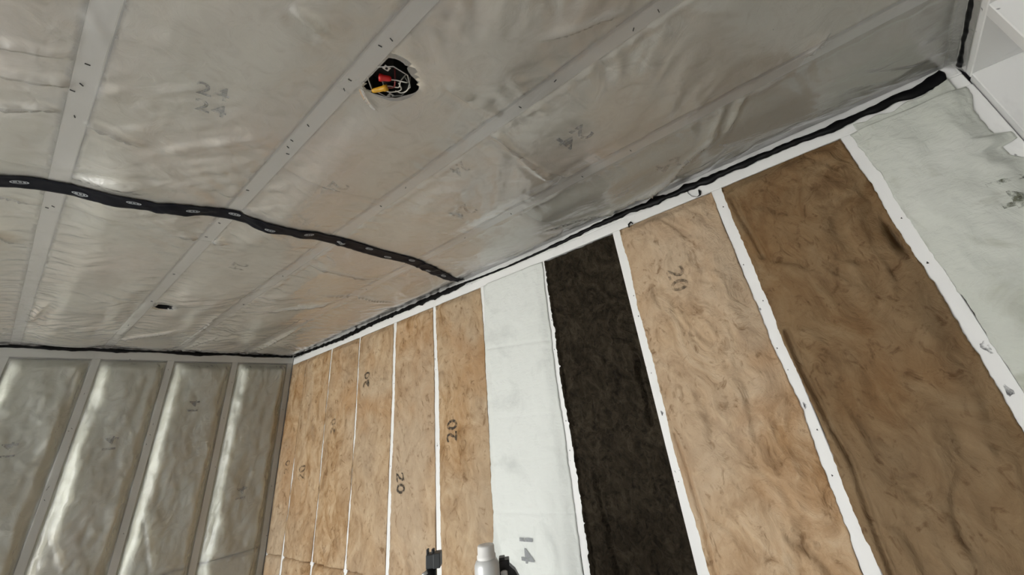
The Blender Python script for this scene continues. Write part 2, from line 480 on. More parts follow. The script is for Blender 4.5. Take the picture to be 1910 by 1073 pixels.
# ------------------------------------------------------------------ batts
def panel(name, Fm, v0, v1, ulo, uhi, bay, hfun, mat, depth, step=0.007, vstep=None, parent=None, holes=()):
    """a batt: displaced front, ragged edges that may lap over the studs, sides inside the bay, a back"""
    nv = max(8, int((v1 - v0) / (vstep or step * 0.95))); nu = max(10, int((bay[1] - bay[0]) / step))
    v = np.linspace(v0, v1, nv + 1); t = np.linspace(0, 1, nu + 1)
    lo = ulo(v); hi = uhi(v)
    U = lo[None, :] + t[:, None] * (hi - lo)[None, :]
    V = np.repeat(v[None, :], nu + 1, 0)
    H = hfun(U, V)
    # rings: lip down, step into the bay, down to the back
    def ext(Um, Vm, Hm):
        e = lambda a, f0, f1: np.concatenate([f0, a, f1], 0)
        b0, b1 = bay[0] + 0.001, bay[1] - 0.001
        lip0 = np.minimum(Hm[:1], 0.0012); lip1 = np.minimum(Hm[-1:], 0.0012)
        u0 = np.maximum(Um[:1], b0); u1 = np.minimum(Um[-1:], b1)
        Uo = e(Um, np.concatenate([u0, u0, Um[:1]]), np.concatenate([Um[-1:], u1, u1]))
        Vo = e(Vm, np.repeat(Vm[:1], 3, 0), np.repeat(Vm[-1:], 3, 0))
        Ho = e(Hm, np.concatenate([lip0 * 0 - depth, lip0, lip0]), np.concatenate([lip1, lip1, lip1 * 0 - depth]))
        return Uo, Vo, Ho
    for (hu, hv, hr) in holes:
        rr = np.hypot(U - hu, V - hv); nr_ = np.abs(rr - hr) < step * 0.75
        k_ = np.where(nr_, hr / np.maximum(rr, 1e-6), 1.0)
        U = hu + (U - hu) * k_; V = hv + (V - hv) * k_
    U, V, H = ext(U, V, H)
    # ends
    U = np.concatenate([U[:, :1], U, U[:, -1:]], 1); V = np.concatenate([V[:, :1], V, V[:, -1:]], 1)
    Hn = np.full_like(H[:, :1], -depth); H = np.concatenate([Hn, H, Hn], 1)
    nU, nV = U.shape
    P = Fm(U.ravel(), V.ravel(), H.ravel())
    flip = not HAND[Fm.__name__]
    keep = None
    if holes:
        K = np.ones((nU - 1, nV - 1), bool)
        cu = (U[:-1, :-1] + U[1:, 1:]) / 2; cv = (V[:-1, :-1] + V[1:, 1:]) / 2
        for (hu, hv, hr) in holes: K &= (cu - hu) ** 2 + (cv - hv) ** 2 > (hr * 0.985) ** 2
        keep = K
    F = grid_faces(nU, nV, flip, keep).tolist()
    idx = np.arange(nU * nV).reshape(nU, nV)
    if not holes:
        loop = list(idx[:, 0]) + list(idx[-1, 1:]) + list(idx[-2::-1, -1]) + list(idx[0, -2:0:-1])
        F.append([int(q) for q in (loop[::-1] if not flip else loop)])
    return mesh_obj(name, P, F, mat, parent)

def stamp(text, Fm, u0, v0, right, up, size, hfun, mat, parent, lift=0.0025, squeeze=1.0, name='printed_number'):
    """flat print that follows the batt's surface"""
    cu = bpy.data.curves.new('stamp', 'FONT')
    cu.body = text; cu.size = size; cu.align_x = 'CENTER'; cu.align_y = 'CENTER'; cu.resolution_u = 4
    cu.space_character = 1.05
    cu.offset = size * 0.012
    to = bpy.data.objects.new('stamp', cu)
    COL.objects.link(to)
    me = bpy.data.meshes.new_from_object(to.evaluated_get(bpy.context.evaluated_depsgraph_get()))
    bpy.data.objects.remove(to); bpy.data.curves.remove(cu)
    bm = bmesh.new(); bm.from_mesh(me); bpy.data.meshes.remove(me)
    bmesh.ops.triangulate(bm, faces=bm.faces)
    for _ in range(4):
        lg = [e for e in bm.edges if e.calc_length() > 0.009]
        if not lg: break
        bmesh.ops.subdivide_edges(bm, edges=lg, cuts=1)
        bmesh.ops.triangulate(bm, faces=[f for f in bm.faces if len(f.verts) > 3])
    co = np.array([v.co[:] for v in bm.verts])
    uu = u0 + co[:, 0] * squeeze * right[0] + co[:, 1] * up[0]
    vv = v0 + co[:, 0] * squeeze * right[1] + co[:, 1] * up[1]
    P = Fm(uu, vv, hfun(uu, vv) + lift)
    for v, p in zip(bm.verts, P): v.co = Vector(p)
    return bm_obj(name, bm, mat, parent)

def tabf(tab, seed, jit=0.0022, fine=0.0022):
    z = np.array([a for a, _ in tab])[::-1]; u = np.array([b for _, b in tab])[::-1]
    def f(v):
        v = np.asarray(v, float)
        return np.interp(v, z, u) + jit * perlin(v * 11, v * 0 + seed * 1.7, 40 + seed) * 1.6 + fine * (perlin(v * 42, v * 0 + seed, 60 + seed) + 0.7 * perlin(v * 95, v * 0 + seed, 64 + seed))
    return f

# visible stud faces on the right wall: (height, far edge, near edge)
EDGE = {
 0: [(0.60, 3.862, 3.860), (0.0, 3.864, 3.862), (-0.07, 3.868, 3.852), (-0.18, 3.870, 3.850), (-0.25, 3.861, 3.860), (-0.30, 3.864, 3.845), (-0.36, 3.856, 3.846), (-0.42, 3.865, 3.862), (-0.50, 3.869, 3.850), (-0.62, 3.871, 3.840), (-1.6, 3.870, 3.838)],
 1: [(0.60, 3.452, 3.435), (0.145, 3.446, 3.435), (-0.07, 3.447, 3.430), (-0.22, 3.434, 3.428), (-0.355, 3.436, 3.421), (-0.61, 3.440, 3.419), (-1.6, 3.442, 3.424)],
 2: [(0.60, 3.054, 3.038), (0.32, 3.042, 3.032), (0.13, 3.040, 3.022), (0.02, 3.039, 3.020), (-0.12, 3.030, 3.026), (-0.295, 3.038, 3.021), (-0.58, 3.045, 3.020), (-1.6, 3.04, 3.02)],
 3: [(0.60, 2.638, 2.610), (0.158, 2.635, 2.608), (-0.198, 2.642, 2.613), (-0.545, 2.646, 2.615), (-1.6, 2.645, 2.612)],
 4: [(0.60, 2.246, 2.219), (0.268, 2.240, 2.206), (-0.094, 2.245, 2.209), (-0.513, 2.25, 2.210), (-1.6, 2.246, 2.211)],
 5: [(0.60, 1.851, 1.822), (0.50, 1.848, 1.830), (0.354, 1.850, 1.842), (0.098, 1.858, 1.850), (-0.168, 1.868, 1.864), (-0.36, 1.870, 1.868), (-0.40, 1.868, 1.864), (-0.44, 1.868, 1.850), (-0.47, 1.868, 1.815), (-0.52, 1.868, 1.770), (-0.60, 1.868, 1.74), (-1.6, 1.868, 1.84)],
 6: [(0.625, 1.437, 1.425), (0.317, 1.448, 1.427), (0.11, 1.455, 1.433), (-0.058, 1.453, 1.425), (-0.349, 1.460, 1.428), (-0.449, 1.464, 1.432), (-1.6, 1.463, 1.43)],
 7: [(0.615, 1.066, 1.036), (0.456, 1.065, 1.033), (0.313, 1.069, 1.040), (0.126, 1.067, 1.036), (-0.10, 1.070, 1.042), (-0.417, 1.068, 1.031), (-1.6, 1.069, 1.034)],
 8: [(0.62, 0.671, 0.636), (0.432, 0.671, 0.638), (0.244, 0.667, 0.634), (0.118, 0.669, 0.637), (-0.064, 0.660, 0.629), (-0.241, 0.664, 0.637), (-0.384, 0.670, 0.634), (-1.6, 0.669, 0.636)],
 9: [(0.62, 0.287, 0.262), (0.48, 0.282, 0.252), (0.35, 0.285, 0.256), (0.266, 0.286, 0.253), (0.143, 0.281, 0.249), (-0.044, 0.285, 0.250), (-1.6, 0.285, 0.251)],
 10: [(0.68, 0.022, 0.0), (0.625, 0.012, 0.0), (0.60, 0.014, 0.0), (0.56, 0.030, 0.0), (0.50, 0.034, 0.0), (0.485, 0.032, 0.0), (0.475, 0.004, 0.0), (0.455, 0.004, 0.0), (0.447, 0.033, 0.0), (0.42, 0.030, 0.0), (0.40, 0.012, 0.0), (0.34, 0.010, 0.0), (-0.2, 0.02, 0.0), (-1.6, 0.02, 0.0)],
}
VTOP = HC - PL - 0.003
def edge_far(k, seed):   # far edge of stud k = near edge of the batt beyond it
    return tabf([(z, a) for z, a, b in EDGE[k]], seed)
def edge_near(k, seed):
    return tabf([(z, b) for z, a, b in EDGE[k]], seed)

def h_tan(seed, ulo, uhi, bul=0.012, creases=(), dents=(), eh=0.0032, amp=1.0):
    def f(u, v):
        lo = ulo(v); hi = uhi(v)
        d = np.minimum(u - lo, hi - u)
        m = sstep(0.0, 0.075, d)
        wx = 0.05 * fbm(u * 5, v * 5, seed + 20, 2); wy = 0.05 * fbm(u * 5 + 9, v * 5, seed + 25, 2)
        n = 0.010 * fbm((u + wx) * 5, (v + wy) * 3.2, seed, 3) + 0.0055 * fbm((u + wx) * 19, (v + wy) * 13, seed + 5, 3, 0.55)
        n = n - 0.006 * sstep(0.25, 0.7, fbm((u + 2 * wx) * 12, (v + 2 * wy) * 7, seed + 9, 2))
        h = eh + m * bul + n * amp * (0.25 + 0.75 * m)
        for pts, amp2, wid in creases:
            dm = np.full_like(u, 9.0)
            for (ua, va), (ub, vb) in zip(pts[:-1], pts[1:]):
                L = math.hypot(ub - ua, vb - va)
                t = np.clip(((u - ua) * (ub - ua) + (v - va) * (vb - va)) / L ** 2, 0, 1)
                dm = np.minimum(dm, np.hypot(u - ua - t * (ub - ua), v - va - t * (vb - va)))
            h = h - amp2 * np.exp(-(dm / wid) ** 2) + 0.35 * amp2 * np.exp(-((dm - 2.2 * wid) / wid) ** 2)
        for (du, dv, a2, ru, rv) in dents:
            h = h - a2 * np.exp(-((u - du) / ru) ** 2 - ((v - dv) / rv) ** 2)
        top = sstep(VTOP, VTOP - 0.035, v)
        h = h * (0.3 + 0.7 * top) - 0.004 * (1 - top)
        over = sstep(0.012, 0.003, d)          # never sinks into the stud it laps over
        return np.maximum(h, 0.0016 * over - 0.05 * (1 - over))
    return f

ZJ = -0.585                                     # joint between the upper and the lower batts
def right_batt(k_near, k_far, label, mat, seed, split=False, creases=(), dents=(), bul=0.012, eh=0.0032, amp=1.0, texts=(), hf=None, name='insulation_batt', step=0.007, group='tan batts in the right wall'):
    lo = edge_far(k_near, seed) if k_near is not None else (lambda v: np.asarray(v) * 0 + 0.002)
    hi = edge_near(k_far, seed + 3) if k_far is not None else (lambda v: np.asarray(v) * 0 + LEN_R - 0.004 + 0.0015 * perlin(np.asarray(v) * 9, np.asarray(v) * 0, 3))
    b0 = R_STUD[k_near] + SW if k_near is not None else 0.002
    b1 = R_STUD[k_far] - SW if k_far is not None else LEN_R - 0.039
    h = hf(seed, lo, hi) if hf else h_tan(seed, lo, hi, bul, creases, dents, eh, amp)
    zb = -ZC + 0.042
    root = panel(name, FR, (ZJ + 0.004 + 0.0) if split else zb, VTOP, lo, hi, (b0, b1), h, mat, 0.138, step)
    tag(root, label, 'insulation batt', group)
    for (tx, u, v, dirn, size, ink) in texts:
        rgt, upv = ((0, 1), (1, 0)) if dirn == 'up' else ((0, -1), (-1, 0))
        stamp(tx, FR, u, v, rgt, upv, size, h, ink, root, 0.0035)
    return lo, hi, (b0, b1)

def lower_batt(k_near, k_far, label, mat, seed):
    lo = edge_far(k_near, seed - 20)
    hi = edge_near(k_far, seed - 17) if k_far is not None else (lambda v: np.asarray(v) * 0 + LEN_R - 0.004)
    b0 = R_STUD[k_near] + SW
    b1 = R_STUD[k_far] - SW if k_far is not None else LEN_R - 0.039
    base = h_tan(seed + 50, lo, hi, 0.012)
    h = lambda u, v: base(u, v) - 0.012 * sstep(ZJ - 0.02, ZJ - 0.002, v)
    o = panel('insulation_batt', FR, -ZC + 0.042, ZJ - 0.003, lo, hi, (b0, b1), h, mat, 0.138, 0.012)
    tag(o, label, 'insulation batt', 'lower tan batts in the right wall')

right_batt(0, None, 'narrow tan fibreglass batt in the far corner of the brown-batted wall', TAN, 101, True, texts=[('20', 3.935, -0.09, 'up', 0.085, INK)], step=0.006)
right_batt(1, 0, 'tan fibreglass batt second from the far corner, thin stud slivers beside it', TAN, 102, True, texts=[('20', 3.66, -0.13, 'up', 0.09, INK)])
right_batt(2, 1, 'tan fibreglass batt third from the far corner, between two thin white stud slivers', TAN, 103, True, texts=[('20', 3.295, 0.117, 'up', 0.09, INK)])
right_batt(3, 2, 'tan fibreglass batt stamped 20 near its top, fourth from the far corner', TAN, 104, True, texts=[('20', 2.891, 0.341, 'up', 0.09, INK_D)])
right_batt(4, 3, 'tan fibreglass batt stamped 20 low down, left of the grey clamp', TAN2, 105, texts=[('20', 2.511, -0.199, 'down', 0.092, INK_D)])
right_batt(5, 4, 'tan fibreglass batt stamped 20 directly left of the white faced batt', TAN, 106, texts=[('20', 2.087, 0.002, 'up', 0.095, INK_D)])
right_batt(8, 7, 'tan fibreglass batt stamped 20 directly right of the dark batt', TAN3, 108, texts=[('20', 0.871, 0.371, 'down', 0.085, INK)], step=0.005,
           creases=[([(1.025, -0.088), (1.014, -0.188), (1.009, -0.293), (1.011, -0.389), (1.009, -0.55)], 0.012, 0.006)], bul=0.016)
right_batt(9, 8, 'wide brown fibreglass batt between two broad white studs, nearest the greenish batt', BROWN, 109, step=0.005, bul=0.018,
           creases=[([(0.617, 0.579), (0.612, 0.496), (0.602, 0.434), (0.598, 0.36)], 0.013, 0.007),
                    ([(0.620, 0.14), (0.621, 0.038), (0.614, -0.027), (0.610, -0.107), (0.598, -0.171), (0.600, -0.211), (0.604, -0.236), (0.611, -0.342), (0.614, -0.6)], 0.016, 0.0065)],
           dents=[(0.293, 0.315, 0.06, 0.014, 0.04)])
def hf_dark(seed, lo_, hi_):
    b = h_tan(seed, lo_, hi_, 0.008, creases=[([(1.10, 0.16), (1.105, 0.10), (1.095, 0.02), (1.10, -0.05)], 0.016, 0.007), ([(1.35, -0.2), (1.34, -0.45)], 0.012, 0.007)], dents=[(1.098, 0.13, 0.02, 0.012, 0.03)], eh=-0.004)
    def f(u, v):
        d = np.minimum(u - lo_(v), hi_(v) - u)
        cell = np.abs(fbm(u * 20, v * 20, seed + 31, 2))
        return b(u, v) - 0.012 + 0.006 * sstep(0, 0.25, cell) + 0.010 * sstep(0.01, 0.0, hi_(v) - u)
    return f
right_batt(7, 6, 'dark charcoal brown mineral wool batt beside the white faced batt', DARK, 107, hf=hf_dark, step=0.005, group='odd batts in the right wall')
WCR = [((1.795, 0.319), (1.455, 0.287)), ((1.835, -0.14), (1.455, -0.119)), ((1.831, 0.03), (1.43, 0.013)), ((1.887, -0.306), (1.44, -0.296))]
def hf_white(seed, lo_, hi_):
    def f(u, v):
        d = np.minimum(u - lo_(v), hi_(v) - u)
        m = sstep(0, 0.05, d)
        h = 0.006 + 0.012 * m + 0.006 * fbm(u * 3.5, v * 2.5, seed, 3) * m + 0.0018 * fbm(u * 20, v * 14, seed + 3, 3)
        for (a, b2) in WCR[:4]:
            vl = a[1] + (u - a[0]) * (b2[1] - a[1]) / (b2[0] - a[0]) + 0.004 * perlin(u * 10, u * 0, 4)
            h = h - (0.0045 if a[1] > 0.3 or a[1] < -0.2 else 0.002) * np.exp(-((v - vl) / 0.004) ** 2)
        # torn and curled lower corner
        h = h + 0.03 * np.exp(-((u - hi_(v)) / 0.02) ** 2 - ((v + 0.45) / 0.06) ** 2)
        return np.maximum(h, 0.002)
    return f
right_batt(6, 5, 'white faced batt stamped 14 between tan and dark batts', WHITE_B, 110, hf=hf_white, texts=[('14', 1.690, -0.405, 'down', 0.09, mat_ink('grey_ink', (0.30, 0.31, 0.32), 0.25, 0.45, 0.85))], step=0.006, group='odd batts in the right wall')

# near white-green batt laps up over the plate and the corner stud
def hf_green(seed, lo_, hi_):
    def f(u, v):
        d = np.minimum(u - lo_(v), hi_(v) - u)
        m = sstep(0, 0.05, d)
        h = 0.005 + 0.014 * m + 0.008 * fbm(u * 4, v * 3, seed, 3) * m + 0.004 * fbm(u * 18, v * 12, seed + 3, 3)
        return np.maximum(h, 0.002)
    return f
glo = edge_far(10, 111); ghi = edge_near(9, 114)
gh = hf_green(111, glo, ghi)
gb = panel('insulation_batt', FR, -ZC + 0.042, VTOP, glo, ghi, (R_STUD[10] + SW, R_STUD[9] - SW), gh, GREEN_B, 0.138, 0.005)
tag(gb, 'pale greenish white batt in the near corner beside the open framing', 'insulation batt', 'odd batts in the right wall')
stamp('14', FR, 0.076, 0.339, (0, -1), (-1, 0), 0.09, gh, mat_ink('olive_ink', (0.16, 0.165, 0.12), 0.42, 0.62, 0.8), gb)
# its torn facing flap, stapled up over the plates
nu_, nv_ = 56, 14
uu = np.linspace(0.03, 0.245, nu_)[:, None] + np.zeros((1, nv_)); vv = np.linspace(0, 1, nv_)[None, :]
topz = 0.648 + 0.012 * perlin(uu[:, :1] * 22, uu[:, :1] * 0, 12) + 0.02 * sstep(0.10, 0.03, uu[:, :1])
vv = 0.612 + vv * (topz - 0.612)
hh = 0.0045 + 0.003 * np.abs(fbm(uu * 20, vv * 25, 77, 3)) + 0.0006
mesh_obj('torn_facing_flap', FR(uu.ravel(), vv.ravel(), hh.ravel()), grid_faces(nu_, nv_, not HAND['FR']), GREEN_B, gb)
sol = gb.children[-1].modifiers.new('thickness', 'SOLIDIFY'); sol.thickness = 0.002; sol.offset = 1

for kn, kf, lab, sd in ((0, None, 'lower tan batt at the bottom of the far corner, below a dark joint', 121), (1, 0, 'lower tan batt below a dark joint, second from the far corner', 122),
                        (2, 1, 'lower tan batt below a dark joint, third from the far corner', 123), (3, 2, 'lower tan batt below a dark joint, fourth from the far corner', 124)):
    lower_batt(kn, kf, lab, TAN, sd)

# ------------------------------------------------------------------ film surfaces
# ceiling: one shape shared by the batts (behind) and the film (in front)
CJ = sorted([1.52] + JOIST)
def c_base(x, y):
    d = np.full_like(x, 9.0); bayid = np.zeros_like(x)
    for c in CJ:
        d = np.minimum(d, np.abs(x - c)); bayid = bayid + (x > c)
    dw = np.minimum(xr(y) - x, np.minimum(yf(x) - y, y - YN))
    m = sstep(SW, 0.13, d) * sstep(0.0, 0.10, dw)
    amt = 0.010 + 0.014 * perlin(y * 0.9 + bayid * 7.3, bayid * 3.1 + 0.5, 7) + 0.010 * perlin(y * 2.3 + bayid * 3.3, x * 2.0, 8)
    lo = 0.006 * fbm(x * 4, y * 2.5, 15, 2)
    return m * (amt + lo)

C_CREASE = [[0.203, 1.659, 0.363, 1.662], [0.446, 0.516, 0.528, 0.514], [1.301, 0.345, 1.152, 0.127], [1.36, 0.565, 1.28, 0.264], [1.257, 0.906, 1.36, 0.505],
 [-0.30, 1.09, -0.081, 1.01], [-0.30, 1.23, -0.095, 1.107], [-0.30, 1.01, -0.099, 0.923], [-0.30, 1.59, -0.115, 1.638], [-0.30, 1.72, -0.13, 1.986],
 [-0.088, 1.14, 0.03, 1.165], [0.10, 1.315, -0.09, 1.424], [0.662, 0.574, 0.793, 0.578], [0.764, 0.585, 0.973, 0.603], [0.655, 1.706, 1.008, 1.745],
 [0.743, 2.5, 1.044, 2.131], [0.864, 2.06, 1.30, 1.98], [0.292, 3.403, 0.297, 2.984], [0.292, 3.403, 0.516, 2.971], [0.652, 3.568, 0.60, 2.6],
 [0.666, 3.565, 0.742, 3.117], [1.10, 3.571, 1.088, 2.77], [-0.093, 2.36, -0.103, 1.942], [-0.065, 3.061, -0.031, 2.646], [-0.112, 0.796, -0.086, 0.845],
 [0.123, 0.557, 0.195, 0.565], [0.497, 0.283, 0.603, 0.114], [1.068, -0.103, 0.982, -0.193], [1.179, 0.104, 1.053, 0.01], [1.211, 0.179, 1.052, 0.064],
 [1.35, 0.75, 1.30, 0.20], [1.37, 1.2, 1.34, 0.8]]
HOLE = (0.347, 0.588, 0.058)
SLIT = (0.360, 2.585)
def c_film(x, y):
    b = c_base(x, y)
    d = np.full_like(x, 9.0)
    for c in JOIST: d = np.minimum(d, np.abs(x - c))
    near = np.exp(-(np.maximum(d - SW, 0) / 0.07) ** 2)
    off = sstep(SW * 0.8, SW * 1.4, d)
    w = 0.0050 * near * fbm(x * 7 + y * 3, y * 26, 33, 3) * (0.15 + 0.85 * off)                 # pulls across the joists
    w = w + 0.0050 * fbm((x * 0.8 + y * 0.6) * 22, (y * 0.8 - x * 0.6) * 5, 44, 3) * sstep(0.05, 0.5, fbm(x * 2, y * 1.5, 51, 2)) * off
    w = w + 0.0050 * fbm((x * 0.7 - y * 0.7) * 20, (y * 0.7 + x * 0.7) * 6, 47, 3) * sstep(0.05, 0.5, fbm(x * 2.2 + 5, y * 1.7, 53, 2)) * off
    for i, s_ in enumerate(C_CREASE):
        w = w + crease(x, y, s_, 0.016 if i % 3 else 0.022, 0.010 if i % 2 else 0.0075) * (0.25 + 0.75 * off)
    # slack fold beside the black seam tape
    w = w + 0.016 * np.exp(-((x - 0.02) / 0.09) ** 2 - ((y - 1.36) / 0.05) ** 2)
    # folds along some joist edges
    w = w + 0.004 * np.exp(-((x - 1.076 - 0.006 * perlin(y * 6, y * 0, 5)) / 0.007) ** 2)
    w = w - 0.004 * np.exp(-((x - 0.262 - 0.004 * perlin(y * 5, y * 0, 6)) / 0.006) ** 2)
    w = w + 0.003 * np.exp(-((x - 0.669 - 0.006 * perlin(y * 4, y * 0, 9)) / 0.008) ** 2)
    # the film is tucked round the light box and over the second box
    r = np.hypot(x - HOLE[0], y - HOLE[1])
    w = w * sstep(0.05, 0.12, r); b = b * (0.25 + 0.75 * sstep(0.05, 0.14, r))
    # dimple with a dark fold
    w = w - 0.006 * np.exp(-((x + 0.033) / 0.012) ** 2 - ((y - 0.858) / 0.012) ** 2)
    pit = 0.030 * np.exp(-((x - SLIT[0]) / 0.028) ** 4 - ((y - SLIT[1]) / 0.036) ** 4)
    b = b * (1 - np.exp(-((x - SLIT[0]) / 0.06) ** 2 - ((y - SLIT[1]) / 0.08) ** 2))
    return np.maximum(np.maximum(b + w, b - 0.0035), 0.0) + 0.003 - pit

def ceiling_sheet(name, y0f, y1f, label, hole=None, slit=False):
    xs = np.concatenate([np.linspace(-2.44, -0.45, 40)[:-1], np.arange(-0.45, 1.44, 0.0065)])
    n = len(xs)
    s = np.linspace(0, 1, int((float(y1f(np.array([0.5]))[0]) - float(y0f(np.array([0.5]))[0])) / 0.0075))
    X = np.repeat(xs[:, None], len(s), 1)
    ya = y0f(xs)[:, None]; yb = y1f(xs)[:, None]
    Y = ya + s[None, :] * (yb - ya)
    lim = xr(Y) - 0.003
    k = (X + 2.44) / (1.44 + 2.44)
    X = np.where(X > 0.9, 0.9 + (X - 0.9) * (lim - 0.9) / (X[-1, 0] - 0.9), X)
    keep = None
    if hole:
        th = np.arctan2(Y - hole[1], X - hole[0]); r = np.hypot(X - hole[0], Y - hole[1])
        r0 = hole[2] * (1 + 0.10 * np.cos(3 * th + 0.6) + 0.06 * np.cos(5 * th + 2))
        r0 = np.where(np.cos(th) < -0.05, np.minimum(r0, (0.3125 - hole[0]) / np.minimum(np.cos(th), -0.05)), r0)
        near = np.abs(r - r0) < 0.0045
        sc_ = np.where(near, r0 / np.maximum(r, 1e-6), 1)
        X = hole[0] + (X - hole[0]) * sc_; Y = hole[1] + (Y - hole[1]) * sc_
        inside = (r < r0 - 0.0045)
        keep = ~(inside[:-1, :-1] | inside[1:, :-1] | inside[:-1, 1:] | inside[1:, 1:])
    if slit:
        a = (X - SLIT[0] + 0.006) / 0.040
        yc = SLIT[1] + 0.024 - 0.004 * a
        ins = (np.abs(a) < 1) & (np.abs(Y - yc) < 0.020 * np.sqrt(np.maximum(1 - a * a, 0)) * (1 - 0.5 * a))
        q = ~(ins[:-1, :-1] | ins[1:, 1:])
        keep = q if keep is None else keep & q
    H = c_film(X, Y)
    P = FC(X.ravel(), Y.ravel(), H.ravel())
    o = mesh_obj(name, P, grid_faces(X.shape[0], X.shape[1], not HAND['FC'], keep), FILM_C)
    return tag(o, label, 'vapour barrier', 'polythene sheets')

TAPE = [(-2.43, 1.66), (-0.62, 1.60), (-0.40, 1.56), (-0.191, 1.524), (-0.137, 1.503), (-0.089, 1.494), (-0.028, 1.482), (0.082, 1.457), (0.194, 1.431), (0.302, 1.412), (0.42, 1.416), (0.544, 1.415), (0.673, 1.422), (0.80, 1.438), (0.901, 1.446), (1.0, 1.447), (1.10, 1.470), (1.20, 1.505), (1.308, 1.531), (1.396, 1.540)]
tx_ = np.array([a for a, _ in TAPE]); ty_ = np.array([b for _, b in TAPE])
def tape_y(x): return np.interp(x, tx_, ty_) + 0.003 * perlin(np.asarray(x) * 9, np.asarray(x) * 0, 71)
sheet_near = ceiling_sheet('vapour_barrier_sheet', lambda x: x * 0 + YN + 0.004, lambda x: tape_y(x) - 0.002, 'clear polythene sheet on the ceiling holding the light box, nearer side of the black tape', HOLE)
sheet_far = ceiling_sheet('vapour_barrier_sheet', lambda x: tape_y(x) + 0.002, lambda x: yf(x) - 0.004, 'clear polythene sheet on the ceiling beyond the black tape, towards the far wall', None, True)

# lapped edges: the film turns down on the plates
def lap(name, Fm, u0, u1, v0, v1, parent, seed, n=260, m=9, mat=None, lo=0.0022):
    u = np.linspace(u0, u1, n)[:, None] + np.zeros((1, m)); t = np.linspace(0, 1, m)[None, :]
    low = v1 + 0.003 * perlin(u[:, :1] * 14, u[:, :1] * 0, seed)
    v = v0 + t * (low - v0)
    h = lo + 0.0012 * np.abs(fbm(u * 18, v * 30, seed + 1, 3)) * 2
    return mesh_obj(name, Fm(u.ravel(), v.ravel(), h.ravel()), grid_faces(n, m, HAND[Fm.__name__]), mat or FILM_W, parent)
lap('lapped_edge', FR, 0.006, 1.955, HC - 0.004, HC - 0.036, sheet_near, 21)
lap('lapped_edge', FR, 1.958, LEN_R - 0.006, HC - 0.004, HC - 0.034, sheet_far, 24)
# near wall: the film curls down more loosely
n, m = 300, 12
u = np.linspace(-2.4, 1.386, n)[:, None] + np.zeros((1, m)); t = np.linspace(0, 1, m)[None, :] + np.zeros((n, 1))
sag = 0.018 * sstep(0.9, 1.25, u) + 0.010
v = HC - 0.004 - 0.040 * t
h = 0.0025 + sag * (1 - t) ** 2 * 0.9 + 0.0015 * np.abs(fbm(u * 16, t * 2, 29, 3))
mesh_obj('lapped_edge', FN(u.ravel(), v.ravel(), h.ravel()), grid_faces(n, m, HAND['FN']), FILM_C, sheet_near)

def staple_mesh():
    bm = bmesh.new(); r = bmesh.ops.create_cube(bm, size=1.0)
    for v in bm.verts: v.co = Vector((v.co.x * 0.008, v.co.y * 0.0016, v.co.z * 0.0018))
    me = bpy.data.meshes.new('staple'); bm.to_mesh(me); bm.free(); me.materials.append(STAPLE); return me
SM = staple_mesh()
def staple(p, ax, parent):
    o = bpy.data.objects.new('staple', SM); COL.objects.link(o); o.parent = parent
    o.location = p; o.rotation_euler = ax
C_STAPLES = [(0.292, 0.495), (0.285, 0.645), (0.290, 0.679), (0.284, 0.523), (0.284, 0.845), (0.279, 0.926), (0.294, 0.988), (0.283, 0.959), (0.280, 1.235), (0.283, 1.50), (0.281, 1.632), (0.285, 2.073), (0.293, 2.5), (0.288, 3.0), (-0.094, 0.933), (-0.105, 1.035), (-0.095, 1.003), (-0.093, 1.128), (-0.089, 1.631), (-0.100, 1.649), (0.632, 0.335), (0.636, 0.451), (0.634, 0.944), (0.637, 1.093), (1.045, 0.349), (1.05, 0.534), (1.05, 0.863), (1.05, 1.127), (0.64, 0.075), (0.642, 0.133), (0.64, 1.9), (0.645, 2.4), (1.05, 1.9), (1.055, 2.6)]
for i, (x, y) in enumerate(C_STAPLES):
    h = float(c_film(np.array([x]), np.array([y]))[0])
    staple((x, y, HR - h - 0.0008), (0, 0, random.uniform(-0.8, 0.8) + 0.6), sheet_near if y < float(tape_y(x)) else sheet_far)

# ceiling batts behind the film
def c_batt(x, y): return c_base(x, y) - 0.007
PR = {1: [('24', 0.846, 0.428, 0.10, INK_C), ('24', 0.873, 0.943, 0.10, INK), ('24', 0.70, 0.757, 0.06, INK)],
      0: [('24', 1.221, 0.291, 0.10, INK)], 2: [('24', 0.464, 1.069, 0.08, INK), ('24', 0.46, 1.9, 0.08, INK)], 3: [('24\n24', 0.099, 0.908, 0.060, INK_C)]}
bays = [(1.052 + SW, None), (0.641 + SW, 1.052 - SW), (0.291 + SW, 0.641 - SW), (-0.092 + SW, 0.291 - SW), (-0.48 + SW, -0.092 - SW), (-0.87 + SW, -0.48 - SW)]
BN = ['right wall bay', 'second bay from right wall', 'third bay from right wall', 'fourth bay from right wall', 'fifth bay from right wall', 'sixth bay from right wall']
CUTS = [[0.85, 2.1], [0.60, 1.75], [1.10, 2.35], [1.66, 2.8], [0.2, 1.45, 2.7], [0.9, 2.1]]
